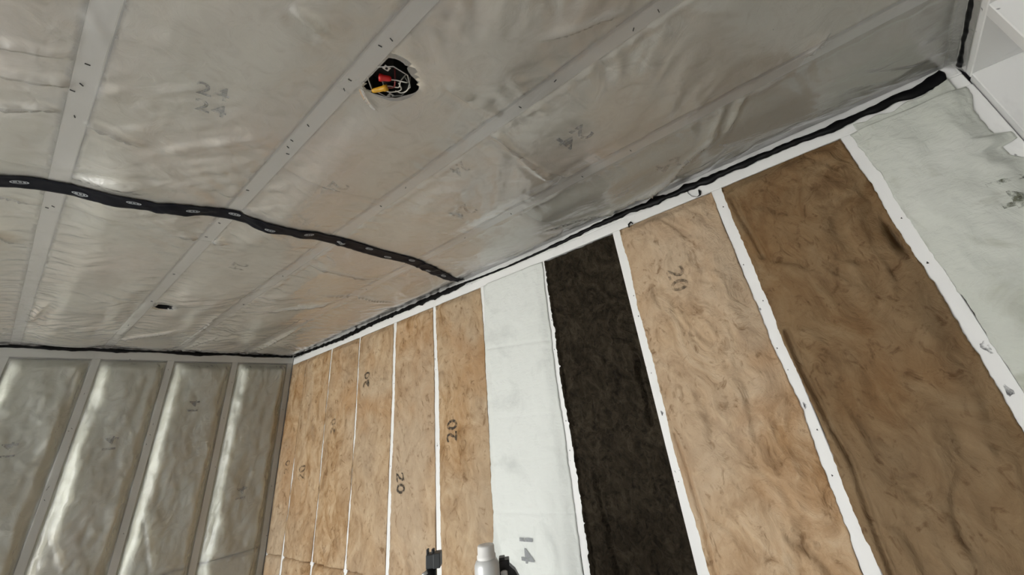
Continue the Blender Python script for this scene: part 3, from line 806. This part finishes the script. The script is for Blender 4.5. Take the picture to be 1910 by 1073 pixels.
for bi, (b0, b1) in enumerate(bays):
    cuts = [YN + 0.004] + CUTS[bi] + [None]
    for ci in range(len(cuts) - 1):
        hiU = b1 if b1 is not None else 1.392
        y0 = cuts[ci] + 0.002
        y1 = (cuts[ci + 1] - 0.002) if cuts[ci + 1] else yf(b0) - 0.008
        lo = lambda v, q=b0: np.asarray(v) * 0 + q + 0.0015 + 0.002 * np.abs(perlin(np.asarray(v) * 12, np.asarray(v) * 0, bi + 3))
        hi = lambda v, q=hiU: np.asarray(v) * 0 + q - 0.0015 - 0.002 * np.abs(perlin(np.asarray(v) * 12, np.asarray(v) * 0 + 3, bi + 3))
        holes = ()
        if bi == 2: holes = ((HOLE[0] + 0.002, HOLE[1] + 0.003, 0.067), (SLIT[0], SLIT[1], 0.056))
        def hfun(u, v, a=y0, b=y1):
            e = np.minimum(v - a, b - v)
            return c_batt(u, v) + 0.003 * fbm(u * 14, v * 10, 65, 2) - 0.012 * (1 - sstep(0, 0.02, e)) - 0.001
        lim = (y0, y1)
        o = panel('insulation_batt', FC, y0, y1, lo, hi, (b0, hiU), hfun, OLIVE_B if (bi == 0 and ci == 0) else CEIL_B, 0.14, 0.014 if bi > 3 else 0.010, holes=[h for h in holes if lim[0] - 0.1 < h[1] < lim[1] + 0.1])
        where = ['nearest', 'middle', 'second farthest'][ci] if ci < len(cuts) - 2 else 'farthest'
        tag(o, '%s buff ceiling batt behind polythene, %s' % (where, BN[bi]), 'insulation batt', 'ceiling batts behind the film')
        for (tx, u0, v0, size, ink) in PR.get(bi, []):
            if y0 < v0 < y1:
                stamp(tx, FC, u0, v0, (0, 1) if bi != 3 else (0.98, -0.2), (1, 0) if bi != 3 else (-0.2, -0.98), size, hfun, ink, o, 0.002)

# ------------------------------------------------------------------ left wall film and batts
def l_base(u, v):
    d = np.full_like(u, 9.0); bay = np.zeros_like(u); sd = np.zeros_like(u)
    for c in L_STUD:
        q = np.abs(u - c); sd = np.where(q < d, np.sign(u - c), sd)
        d = np.minimum(d, q); bay = bay + (u > c)
    wob = 0.020 * perlin(v * 3.1, bay * 2.7 + sd, 81) + 0.009 * perlin(v * 10, bay * 2.7 + 9 + sd, 86)
    e = d - SW + wob * sstep(SW, SW + 0.04, d)
    m = sstep(0.004, 0.060, e)
    top = sstep(HC - 0.066, HC - 0.13, v)
    amt = 0.030 + 0.012 * perlin(v * 1.6 + bay * 5.1, bay * 2.2, 82) + 0.010 * fbm(u * 6, v * 3.5, 83, 3)
    # the film tucks in beside the stud before it swells over the batt
    tuck = (0.010 + 0.006 * perlin(v * 2.3 + bay * 4, sd * 3.3 + bay, 87)) * np.where(sd < 0, 1.0, 0.45)
    g = -tuck * np.exp(-((e - 0.008) / 0.006) ** 2) * (d > SW)
    return top * (m * np.maximum(amt, 0.006) + g)
L_CREASE = [[0.44, 0.62, 0.47, 0.30], [0.47, 0.30, 0.45, 0.0], [0.86, 0.60, 0.845, 0.35], [0.375, 0.64, 0.35, 0.42], [0.37, 0.55, 0.30, 0.62], [0.77, 0.62, 0.755, 0.45], [1.235, 0.62, 1.225, 0.3], [0.37, -0.05, 0.385, -0.5], [0.76, -0.25, 0.78, -0.6], [1.14, -0.1, 1.15, -0.5], [0.39, -0.50, 0.06, -0.56], [0.78, -0.55, 0.44, -0.50], [1.13, -0.2, 0.98, -0.5], [0.75, -0.2, 0.62, -0.55], [0.35, 0.15, 0.37, -0.2]]
def l_film(u, v):
    b = l_base(u, v)
    d = np.full_like(u, 9.0)
    for c in L_STUD: d = np.minimum(d, np.abs(u - c))
    near = np.exp(-(np.maximum(d - SW, 0) / 0.05) ** 2)
    off = sstep(SW * 0.7, SW * 1.5, d)
    top = sstep(HC - 0.064, HC - 0.10, v)
    w = 0.0035 * near * fbm(u * 22, v * 9, 84, 3) * off
    w = w + 0.0040 * fbm(u * 16 + v * 4, v * 12 - u * 5, 85, 4, 0.6) * off
    w = w + 0.0030 * fbm((u + v * 0.5) * 20, (v - u * 0.3) * 5, 88, 3) * off * sstep(0.2, -0.4, v)
    for i, s_ in enumerate(L_CREASE):
        w = w + crease(u, v, s_, 0.010 if i % 2 else 0.007, 0.009) * (0.2 + 0.8 * off)
    q = np.maximum(b + w * top, b - 0.004)
    return np.where(d > SW + 0.002, q, np.maximum(q, 0)) + 0.003
us = np.concatenate([np.arange(0.004, 1.75, 0.0062), np.linspace(1.76, LEN_L - 0.01, 30)])
vsr = np.concatenate([np.linspace(-ZC + 0.02, -0.95, 30)[:-1], np.arange(-0.95, HC - 0.010, 0.0075)])
U = np.repeat(us[:, None], len(vsr), 1); V = np.repeat(vsr[None, :], len(us), 0)
film_l = mesh_obj('vapour_barrier_sheet', FL(U.ravel(), V.ravel(), l_film(U, V).ravel()), grid_faces(len(us), len(vsr), not HAND['FL']), FILM_L)
tag(film_l, 'clear glossy polythene sheet covering the grey-green batts of the far wall', 'vapour barrier', 'polythene sheets')
for (u, v) in [(1.180, 0.262), (1.185, -0.074), (0.815, 0.257), (0.82, 0.146), (0.815, 0.198), (0.424, 0.266), (0.415, -0.03), (0.815, 0.583), (1.18, 0.444), (0.42, 0.5), (0.81, -0.3), (0.03, 0.3), (0.03, -0.2)]:
    p = FL(np.array([u]), np.array([v]), l_film(np.array([u]), np.array([v])) + 0.0008)[0]
    staple(tuple(p), (0, random.uniform(0.6, 2.0), 0.03), film_l)
def l_batt(u, v): return l_base(u, v) - 0.007
LB = [(0.026, 0.424, 'in the far wall bay next to the corner'), (0.424, 0.812, 'in the far wall, second bay from the corner'), (0.812, 1.180, 'in the far wall, third bay from the corner'), (1.180, 1.549, 'in the far wall, fourth bay from the corner'), (1.549, 1.925, 'in the far wall, fifth bay from the corner')]
LP = {0: [(0.229, -0.213)], 1: [(0.622, 0.345)], 2: [(0.991, 0.162)], 3: [(1.387, 0.171)]}
ZL = -0.545
for bi, (c0, c1, where) in enumerate(LB):
    b0, b1 = c0 + SW, c1 - SW
    lo = lambda v, q=b0: np.asarray(v) * 0 + q + 0.002
    hi = lambda v, q=b1: np.asarray(v) * 0 + q - 0.002
    spans = [(ZL + 0.003, HC - 0.07, 'upper'), (-ZC + 0.042, ZL - 0.003, 'lower')] if bi < 2 else [(-ZC + 0.042, HC - 0.07, '')]
    for (v0, v1, ud) in spans:
        def hfun(u, v, a=v0, b=v1):
            e = np.minimum(v - a, b - v)
            return l_batt(u, v) + 0.002 * fbm(u * 14, v * 12, 66, 2) - 0.02 * (1 - sstep(0, 0.012, e))
        o = panel('insulation_batt', FL, v0, v1, lo, hi, (b0, b1), hfun, WALL_B, 0.108, 0.012)
        tag(o, ('%s grey-green batt behind polythene %s' % (ud, where)).strip(), 'insulation batt', 'far wall batts behind the film')
        for (u0, v_) in LP.get(bi, []):
            if v0 < v_ < v1:
                stamp('14', FL, u0, v_, (0, 1), (1, 0), 0.085, hfun, INK_D, o, 0.002)

# ------------------------------------------------------------------ black sealant beads
def bead(name, Fm, tab, label, seed, lump=0.25, base=0.0):
    """tab: (u, top, bottom) of the bead on the wall; squeezed-out mastic, flat behind and domed in front"""
    us_ = np.array([a for a, _, _ in tab]); tp = np.array([b for _, b, _ in tab]); bt = np.array([c for _, _, c in tab])
    o_ = np.argsort(us_); us_, tp, bt = us_[o_], tp[o_], bt[o_]
    n = int((us_[-1] - us_[0]) / 0.005)
    u = np.linspace(us_[0], us_[-1], n)
    c = np.interp(u, us_, (tp + bt) / 2); w = np.interp(u, us_, (tp - bt) / 2)
    w = w * (1 + lump * (perlin(u * 16, u * 0, seed) + 0.7 * perlin(u * 45, u * 0, seed + 1)))
    c = c + 0.15 * w * perlin(u * 25, u * 0 + 3, seed + 2) * 2
    w[0] *= 0.3; w[-1] *= 0.3
    seg = 9
    th = np.linspace(0, np.pi, seg)
    Uu = np.repeat(u[:, None], seg + 1, 1)
    Vv = np.concatenate([c[:, None] + w[:, None] * np.cos(th)[None, :], c[:, None]], 1)
    Hh = np.concatenate([base + np.minimum(w, 0.012)[:, None] * 0.75 * np.sin(th)[None, :] + 0.0005, np.full((n, 1), base + 0.0002)], 1)
    P = Fm(Uu.ravel(), Vv.ravel(), Hh.ravel())
    s1 = seg + 1
    F = []
    for i in range(n - 1):
        for k in range(s1):
            a = i * s1 + k; b = i * s1 + (k + 1) % s1; c2 = (i + 1) * s1 + (k + 1) % s1; d = (i + 1) * s1 + k
            F.append([a, b, c2, d])
    F.append(list(range(s1))); F.append(list(range((n - 1) * s1, n * s1))[::-1])
    o = mesh_obj(name, P, F, BLACK)
    bmq = bmesh.new(); bmq.from_mesh(o.data); bmesh.ops.recalc_face_normals(bmq, faces=bmq.faces); bmq.to_mesh(o.data); bmq.free()
    return tag(o, label, 'sealant bead', 'black sealant beads')

BR = [(4.115, 0.700, 0.685), (4.053, 0.703, 0.683), (3.628, 0.693, 0.672), (3.292, 0.690, 0.660), (2.864, 0.700, 0.673), (2.497, 0.697, 0.672), (2.284, 0.700, 0.670), (2.044, 0.696, 0.667), (1.955, 0.692, 0.680), (1.83, 0.685, 0.675), (1.64, 0.680, 0.670), (1.467, 0.682, 0.671), (1.279, 0.689, 0.672), (1.164, 0.694, 0.677), (1.033, 0.698, 0.674), (0.960, 0.698, 0.673), (0.90, 0.69, 0.670), (0.866, 0.702, 0.662), (0.845, 0.70, 0.664), (0.817, 0.685, 0.668), (0.764, 0.693, 0.665), (0.705, 0.690, 0.663), (0.602, 0.688, 0.664), (0.488, 0.687, 0.665), (0.381, 0.684, 0.664), (0.322, 0.681, 0.658), (0.263, 0.682, 0.658), (0.176, 0.684, 0.660), (0.135, 0.686, 0.660), (0.080, 0.688, 0.654), (0.053, 0.694, 0.656), (0.027, 0.703, 0.664)]
bead('sealant_bead', FR, BR, 'long black mastic bead along the top plate above the brown batts', 201, 0.34, 0.0042)
BL = [(3.87, 0.703, 0.688), (1.75, 0.703, 0.688), (1.586, 0.703, 0.688), (1.466, 0.703, 0.688), (1.358, 0.704, 0.682), (1.291, 0.704, 0.682), (1.20, 0.702, 0.686), (1.098, 0.704, 0.680), (1.0, 0.702, 0.688), (0.88, 0.701, 0.689), (0.762, 0.704, 0.681), (0.661, 0.703, 0.676), (0.50, 0.702, 0.689), (0.281, 0.703, 0.681), (0.12, 0.702, 0.686), (0.012, 0.703, 0.684)]
bead('sealant_bead', FL, BL, 'black mastic bead along the ceiling edge of the far wall', 211, 0.2, 0.0042)
bead('sealant_bead', FN, [(1.375, 0.690, 0.672), (1.30, 0.689, 0.676), (1.20, 0.690, 0.677), (1.05, 0.689, 0.677), (0.8, 0.688, 0.675)], 'short black mastic bead on the near wall plate in the top right corner', 221, 0.3, 0.005)
# stringy drips of mastic hanging below the long bead
def drip(pts, rad, label):
    bm = bmesh.new()
    P = [Vector(FR(np.array([u]), np.array([z]), np.array([0.004 + 0.002 * (i % 2)]))[0]) for i, (u, z) in enumerate(pts)]
    tube(bm, P, rad, 7)
    tag(bm_obj('sealant_drip', bm, BLACK, None, True), label, 'sealant drip')
drip([(0.740, 0.672), (0.741, 0.656), (0.7325, 0.641), (0.716, 0.630), (0.706, 0.634), (0.702, 0.646), (0.7045, 0.654)], [0.0012, 0.0010, 0.0009, 0.0008, 0.003, 0.0045, 0.002], 'thin black mastic thread hanging in a loop left of the broad white stud')
drip([(0.992, 0.622), (0.990, 0.634), (0.980, 0.640), (0.972, 0.630)], [0.002, 0.0035, 0.0035, 0.0018], 'small black mastic squiggle at the top of the tan batt beside the dark batt')
# ------------------------------------------------------------------ black seam tape with printed ovals
def tape_strip():
    n = 560; m = 9
    xs = np.linspace(-2.43, 1.392, n); yc = tape_y(xs)
    tx = np.gradient(xs); ty = np.gradient(yc); L = np.hypot(tx, ty); nx, ny = -ty / L, tx / L
    hw = 0.034 * (1 - 0.25 * sstep(1.15, 1.39, xs)) * (1 + 0.07 * perlin(xs * 14, xs * 0, 72))
    s = np.linspace(-1, 1, m)
    X = xs[:, None] + nx[:, None] * hw[:, None] * s[None, :]; Y = yc[:, None] + ny[:, None] * hw[:, None] * s[None, :]
    X = np.minimum(X, xr(Y) - 0.004)
    return X, Y
XT, YT = tape_strip()
def tape_h(X, Y): return c_film(X, Y) + 0.0035 + 0.0012 * np.abs(fbm(X * 14, Y * 40, 73, 3))
tape = mesh_obj('seam_tape', FC(XT.ravel(), YT.ravel(), tape_h(XT, YT).ravel()), grid_faces(*XT.shape, not HAND['FC']), mat_plain('black_tape', (0.003, 0.0035, 0.007), 0.5, 0, 0.12))
so = tape.modifiers.new('thickness', 'SOLIDIFY'); so.thickness = 0.0006; so.offset = -1
tag(tape, 'black seam tape with pale printed ovals stuck across the ceiling film', 'tape')
OV = [(-0.156, 1.506), (-0.046, 1.496), (0.063, 1.450), (0.197, 1.431), (0.298, 1.400), (0.415, 1.424), (0.537, 1.402), (0.668, 1.424), (0.786, 1.420), (0.896, 1.458), (1.006, 1.436), (1.149, 1.506), (1.255, 1.520)]
OVM = mat_plain('pale_print', (0.30, 0.32, 0.34), 0.6)
for (ox, oy) in OV:
    k = 24
    sl = float((tape_y(ox + 0.05) - tape_y(ox - 0.05)) / 0.1); ang = math.atan(sl)
    P_, F_ = [], []
    for ring, (ra, rb) in enumerate(((0.017, 0.009), (0.0138, 0.0062))):
        for q in range(k):
            a = 2 * math.pi * q / k
            dx, dy = ra * math.cos(a), rb * math.sin(a)
            P_.append((ox + dx * math.cos(ang) - dy * math.sin(ang), oy + dx * math.sin(ang) + dy * math.cos(ang)))
    for q in range(k): F_.append([q, (q + 1) % k, k + (q + 1) % k, k + q])
    nb = len(P_)
    for (xa, xb, yv) in ((-0.011, -0.004, 0.0), (-0.002, 0.004, 0.0), (0.006, 0.011, 0.0)):   # the small lettering inside
        i0 = len(P_)
        for (dx, dy) in ((xa, -0.003), (xb, -0.003), (xb, 0.003), (xa, 0.003)):
            P_.append((ox + dx * math.cos(ang) - dy * math.sin(ang), oy + dx * math.sin(ang) + dy * math.cos(ang)))
        F_.append([i0, i0 + 1, i0 + 2, i0 + 3])
    px_ = np.array([a for a, _ in P_]); py_ = np.array([b for _, b in P_])
    mesh_obj('printed_oval', FC(px_, py_, tape_h(px_, py_) + 0.0016), F_, OVM, tape)

# ------------------------------------------------------------------ ceiling light box with wires
def octa_box(name, cx, cy, zo, rad, depth, mat_in, label):
    root = empty(name, (cx, cy, zo))
    bm = bmesh.new()
    prof = [(rad, 0.0), (rad, depth), (0.0001, depth), (0.0001, depth - 0.002), (rad - 0.002, depth - 0.002), (rad - 0.002, 0.0)]
    rings = []
    for r, z in prof:
        rings.append([bm.verts.new(Vector((r * math.cos(math.pi / 8 + k * math.pi / 4), r * math.sin(math.pi / 8 + k * math.pi / 4), z))) for k in range(8)])
    for i in range(len(rings)):
        a, b = rings[i], rings[(i + 1) % len(rings)]
        for k in range(8): bm.faces.new((a[k], a[(k + 1) % 8], b[(k + 1) % 8], b[k]))
    bm_obj('box_body', bm, mat_in, root)
    tag(root, label, 'electrical box')
    return root
DKST = mat_plain('dark_box_steel', (0.045, 0.045, 0.042), 0.5, 0.6)
zo = HR + 0.0015
box = octa_box('light_box', HOLE[0] + 0.006, HOLE[1] + 0.010, zo, 0.047, 0.042, DKST, 'octagonal metal ceiling box with loose wires and red and yellow wire nuts')
bm = bmesh.new()
rp = [Vector((0.0475 * math.cos(math.pi / 8 + k * math.pi / 4), 0.0475 * math.sin(math.pi / 8 + k * math.pi / 4), 0)) for k in range(9)]
tube(bm, rp, 0.0016, 6)
bm_obj('rim', bm, STEEL, box, True)
for (ex_, ey_) in ((-0.026, -0.030), (0.026, 0.034)):
    bm = bmesh.new()
    r = bmesh.ops.create_cube(bm, size=1.0)
    for v in bm.verts: v.co = Vector((ex_ + v.co.x * 0.014, ey_ + v.co.y * 0.012, 0.0005 + v.co.z * 0.0015))
    eb = bm_obj('screw_tab', bm, STEEL, box)
    bm = bmesh.new(); lathe(bm, [(0.0015, -0.0012), (0.0028, -0.0012), (0.0028, 0.0006)], 12, Matrix.Translation((ex_, ey_, -0.0004)))
    bm_obj('screw_hole', bm, mat_plain('black_hole', (0.01, 0.01, 0.01), 0.8), eb)
def wire_nut(name, p, d, L, r, mat):
    bm = bmesh.new()
    lathe(bm, [(r, 0), (r * 1.02, L * 0.25), (r * 0.85, L * 0.30), (r * 0.72, L * 0.85), (r * 0.45, L)], 12, axis_mat(p, d))
    o = bm_obj(name, bm, mat, box, True)
    return o
nb_ = wire_nut('wire_nut', (-0.022, 0.006, 0.004), (0.75, -0.55, -0.1), 0.026, 0.0088, mat_plain('red_plastic', (0.52, 0.015, 0.015), 0.35)); nb_['label'] = 'red wire nut'
bm_w = mat_plain('yellow_plastic', (0.56, 0.30, 0.015), 0.35)
ny = wire_nut('wire_nut', (0.006, 0.016, -0.001), (-0.62, 0.76, -0.15), 0.036, 0.0075, bm_w); ny['label'] = 'yellow wire nut'
WG = mat_plain('wire_white', (0.55, 0.53, 0.48), 0.5); WB = mat_plain('wire_black', (0.02, 0.02, 0.02), 0.4); WC = mat_plain('wire_red', (0.16, 0.02, 0.02), 0.4)
def wire(pts, mat, r=0.0016):
    P3 = [Vector(p) for p in pts]
    out = []
    for i in range(len(P3) - 1):
        p0 = P3[max(i - 1, 0)]; p1 = P3[i]; p2 = P3[i + 1]; p3 = P3[min(i + 2, len(P3) - 1)]
        for s in range(6):
            t = s / 6
            out.append(0.5 * ((2 * p1) + (p2 - p0) * t + (2 * p0 - 5 * p1 + 4 * p2 - p3) * t * t + (3 * p1 - p0 - 3 * p2 + p3) * t ** 3))
    out.append(P3[-1])
    bm = bmesh.new(); tube(bm, out, r, 6)
    bm_obj('wire', bm, mat, box, True)
wire([(0.030, -0.030, 0.03), (0.020, -0.015, 0.006), (0.026, 0.002, 0.003), (0.012, 0.014, 0.006), (0.004, 0.018, 0.004)], WG)
wire([(0.035, -0.010, 0.03), (0.032, -0.022, 0.004), (0.010, -0.010, 0.005), (-0.010, 0.006, 0.006), (-0.018, 0.010, 0.006)], WG)
wire([(-0.010, 0.020, 0.03), (0.010, 0.030, 0.004), (0.026, 0.020, 0.002), (0.034, 0.004, 0.003), (0.020, -0.006, 0.006)], WG)
wire([(0.000, -0.020, 0.03), (0.012, -0.004, 0.004), (0.018, 0.012, 0.005), (0.008, 0.020, 0.003)], WC, 0.002)
wire([(0.020, 0.030, 0.03), (0.000, 0.012, 0.005), (-0.014, 0.012, 0.006)], WB, 0.002)
wire([(0.036, -0.028, 0.02), (0.043, -0.010, -0.001), (0.040, 0.012, 0.002), (0.030, 0.022, 0.01)], WG, 0.0014)
# curled strip of cut film beside the box
n, m = 24, 5
s = np.linspace(0, 1, n)[:, None] + np.zeros((1, m)); q = np.linspace(-1, 1, m)[None, :] + np.zeros((n, 1))
xx = 0.316 + 0.058 * s + 0.005 * q; yy = 0.652 + 0.024 * s - 0.002 * q + 0.012 * np.sin(s * 2.2)
hh = c_film(xx, yy) + 0.002 + 0.004 * q * q + 0.002 * np.sin(s * 3.1)
cf = mesh_obj('cut_film_curl', FC(xx.ravel(), yy.ravel(), hh.ravel()), grid_faces(n, m, not HAND['FC']), FILM_W, sheet_near)
# second box behind its film, coloured black so the small slit reads dark
octa_box('junction_box', SLIT[0] + 0.002, SLIT[1], HR + 0.001, 0.050, 0.050, mat_plain('box_inner_shade', (0.008, 0.008, 0.008), 0.6), 'box just visible through the slit in the far ceiling film, coloured black for the shade inside')

# ------------------------------------------------------------------ things standing at the bottom of the picture
# stepladder platform carries the spray can and the foam gun (its top is just below the frame)
TOPZ = 1.235
lad = empty('stepladder', (0.97, 0.95, 0))
lad.rotation_euler = (0, 0, math.radians(43))
ALU = mat_plain('aluminium', (0.62, 0.62, 0.63), 0.35, 0.9)
GRY = mat_plain('grey_plastic', (0.16, 0.16, 0.17), 0.5)
def lbox(name, c, s, mat, parent, rot=None, bev=0.004):
    bm = bmesh.new(); bmesh.ops.create_cube(bm, size=1.0)
    for v in bm.verts: v.co = Vector((v.co.x * s[0], v.co.y * s[1], v.co.z * s[2]))
    if bev: bmesh.ops.bevel(bm, geom=list(bm.edges), offset=min(bev, min(s) * 0.3), segments=2, affect='EDGES', profile=0.5)
    Mx = Matrix.Translation(Vector(c)) @ (rot.to_4x4() if rot else Matrix.Identity(4))
    bmesh.ops.transform(bm, matrix=Mx, verts=bm.verts)
    return bm_obj(name, bm, mat, parent)
lbox('top_platform', (0, 0, TOPZ - 0.015), (0.36, 0.20, 0.03), GRY, lad)
for sx in (-1, 1):
    for sy in (-1, 1):
        bm = bmesh.new(); tube(bm, [(sx * 0.16, sy * 0.08, TOPZ - 0.03), (sx * 0.21, sy * 0.34, 0.0)], 0.016, 8)
        bm_obj('leg', bm, ALU, lad, True)
for zt in (0.30, 0.60, 0.90):
    f = (TOPZ - zt) / TOPZ
    lbox('tread', (0, -(0.08 + 0.26 * f), zt), (0.30 + 0.08 * f, 0.08, 0.025), ALU, lad)
tag(lad, 'grey topped stepladder under the white spray can, mostly below the picture', 'stepladder')

can = empty('spray_can', (0.903, 0.957, TOPZ))
CANW = N('white_can'); CAN = CANW.done(CANW.bsdf((0.72, 0.73, 0.73), 0.28, None, 0.25))
ch = ZC - 0.264 - TOPZ                         # top of the cap
bm = bmesh.new()
lathe(bm, [(0.028, 0), (0.0312, 0.004), (0.0312, ch - 0.044), (0.0305, ch - 0.038), (0.027, ch - 0.031), (0.0235, ch - 0.028)], 40)
bm_obj('can_body', bm, CAN, can, True)
bm = bmesh.new()
lathe(bm, [(0.0225, ch - 0.030), (0.0238, ch - 0.027), (0.0238, ch - 0.021), (0.0218, ch - 0.019), (0.0213, ch - 0.003), (0.0200, ch - 0.001), (0.012, ch)], 40)
bm_obj('cap', bm, mat_plain('white_cap', (0.78, 0.77, 0.75), 0.4), can, True)
tag(can, 'white cylindrical spray can with a stepped cap in front of the tan batts', 'can')

gun = empty('foam_gun', (0.985, 0.930, TOPZ))
BLK = mat_plain('black_plastic', (0.012, 0.012, 0.013), 0.45)
DGR = mat_plain('charcoal_plastic', (0.035, 0.038, 0.040), 0.5)
tag(gun, 'black foam gun with a white nozzle standing right of the spray can', 'tool')

stand = empty('light_stand', (0.835, 1.093, 0))
tag(stand, 'black light stand pole with a dark grey clamp in front of a white stud', 'light stand')
SZ = ZC - 0.296
bm = bmesh.new(); tube(bm, [(0, 0, 0.25), (0, 0, SZ)], 0.0128, 16); bm_obj('pole', bm, BLK, stand, True)
for k in range(3):
    a = math.radians(20 + 120 * k)
    bm = bmesh.new(); tube(bm, [(0, 0, 0.50), (0.33 * math.cos(a), 0.33 * math.sin(a), 0.012)], 0.010, 8)
    bm_obj('leg', bm, BLK, stand, True)

# right and view-facing directions at these things (along / towards the camera, horizontal)
rgt = Vector((0.66, -0.74, 0)).normalized(); fwd = Vector((0.74, 0.66, 0)).normalized()
RM = Matrix((rgt, fwd, Vector((0, 0, 1)))).transposed()
def vb(name, r0, r1, z0, z1, d0, d1, mat, parent, shear=None, bev=0.0015):
    """box across the view: r to the right, d away, z up, in the thing's own axes"""
    c = rgt * ((r0 + r1) / 2) + fwd * ((d0 + d1) / 2) + Vector((0, 0, (z0 + z1) / 2))
    return lbox(name, c, (r1 - r0, d1 - d0, z1 - z0), mat, parent, RM, bev)
cl = vb('clamp', -0.011, 0.026, SZ - 0.006, SZ + 0.022, -0.016, 0.016, DGR, stand)
vb('clamp_jaw', 0.008, 0.0255, SZ - 0.007, SZ + 0.023, -0.018, 0.018, DGR, cl)
vb('clamp_tooth', -0.0115, -0.006, SZ + 0.020, SZ + 0.032, -0.008, 0.008, BLK, cl)
vb('clamp_tooth', 0.002, 0.009, SZ + 0.020, SZ + 0.031, -0.008, 0.008, BLK, cl)
bm = bmesh.new(); lathe(bm, [(0.004, 0), (0.004, 0.012), (0.002, 0.016)], 10, axis_mat(rgt * -0.006 - fwd * 0.020 + Vector((0, 0, SZ - 0.010)), -rgt + Vector((0, 0, -0.4))))
bm_obj('clamp_screw', bm, STEEL, cl, True)

gz = ZC - TOPZ - 0.018
vb('gun_body', -0.046, -0.020, 0.0, gz - 0.290, -0.012, 0.020, BLK, gun)
vb('gun_bracket', -0.046, -0.031, gz - 0.300, gz - 0.285, -0.010, 0.015, DGR, gun)
bm = bmesh.new()
prof = [(-0.036, gz - 0.300), (-0.022, gz - 0.302), (-0.006, gz - 0.316), (0.010, gz - 0.345), (0.016, 0.0), (-0.030, 0.0)]
fr = [bm.verts.new(rgt * r + fwd * -0.006 + Vector((0, 0, z))) for r, z in prof]
bk = [bm.verts.new(rgt * r + fwd * 0.022 + Vector((0, 0, z))) for r, z in prof]
bm.faces.new(fr); bm.faces.new(bk[::-1])
for i in range(len(prof)):
    j = (i + 1) % len(prof); bm.faces.new((fr[i], bk[i], bk[j], fr[j]))
bm_obj('gun_grip', bm, BLK, gun)
bm = bmesh.new(); lathe(bm, [(0.0095, 0), (0.0088, gz - 0.326), (0.0085, gz - 0.309), (0.0055, gz - 0.307)], 18, Matrix.Translation(rgt * -0.034 - fwd * 0.026))
bm_obj('nozzle', bm, mat_plain('white_nozzle', (0.75, 0.75, 0.78), 0.35), gun, True)
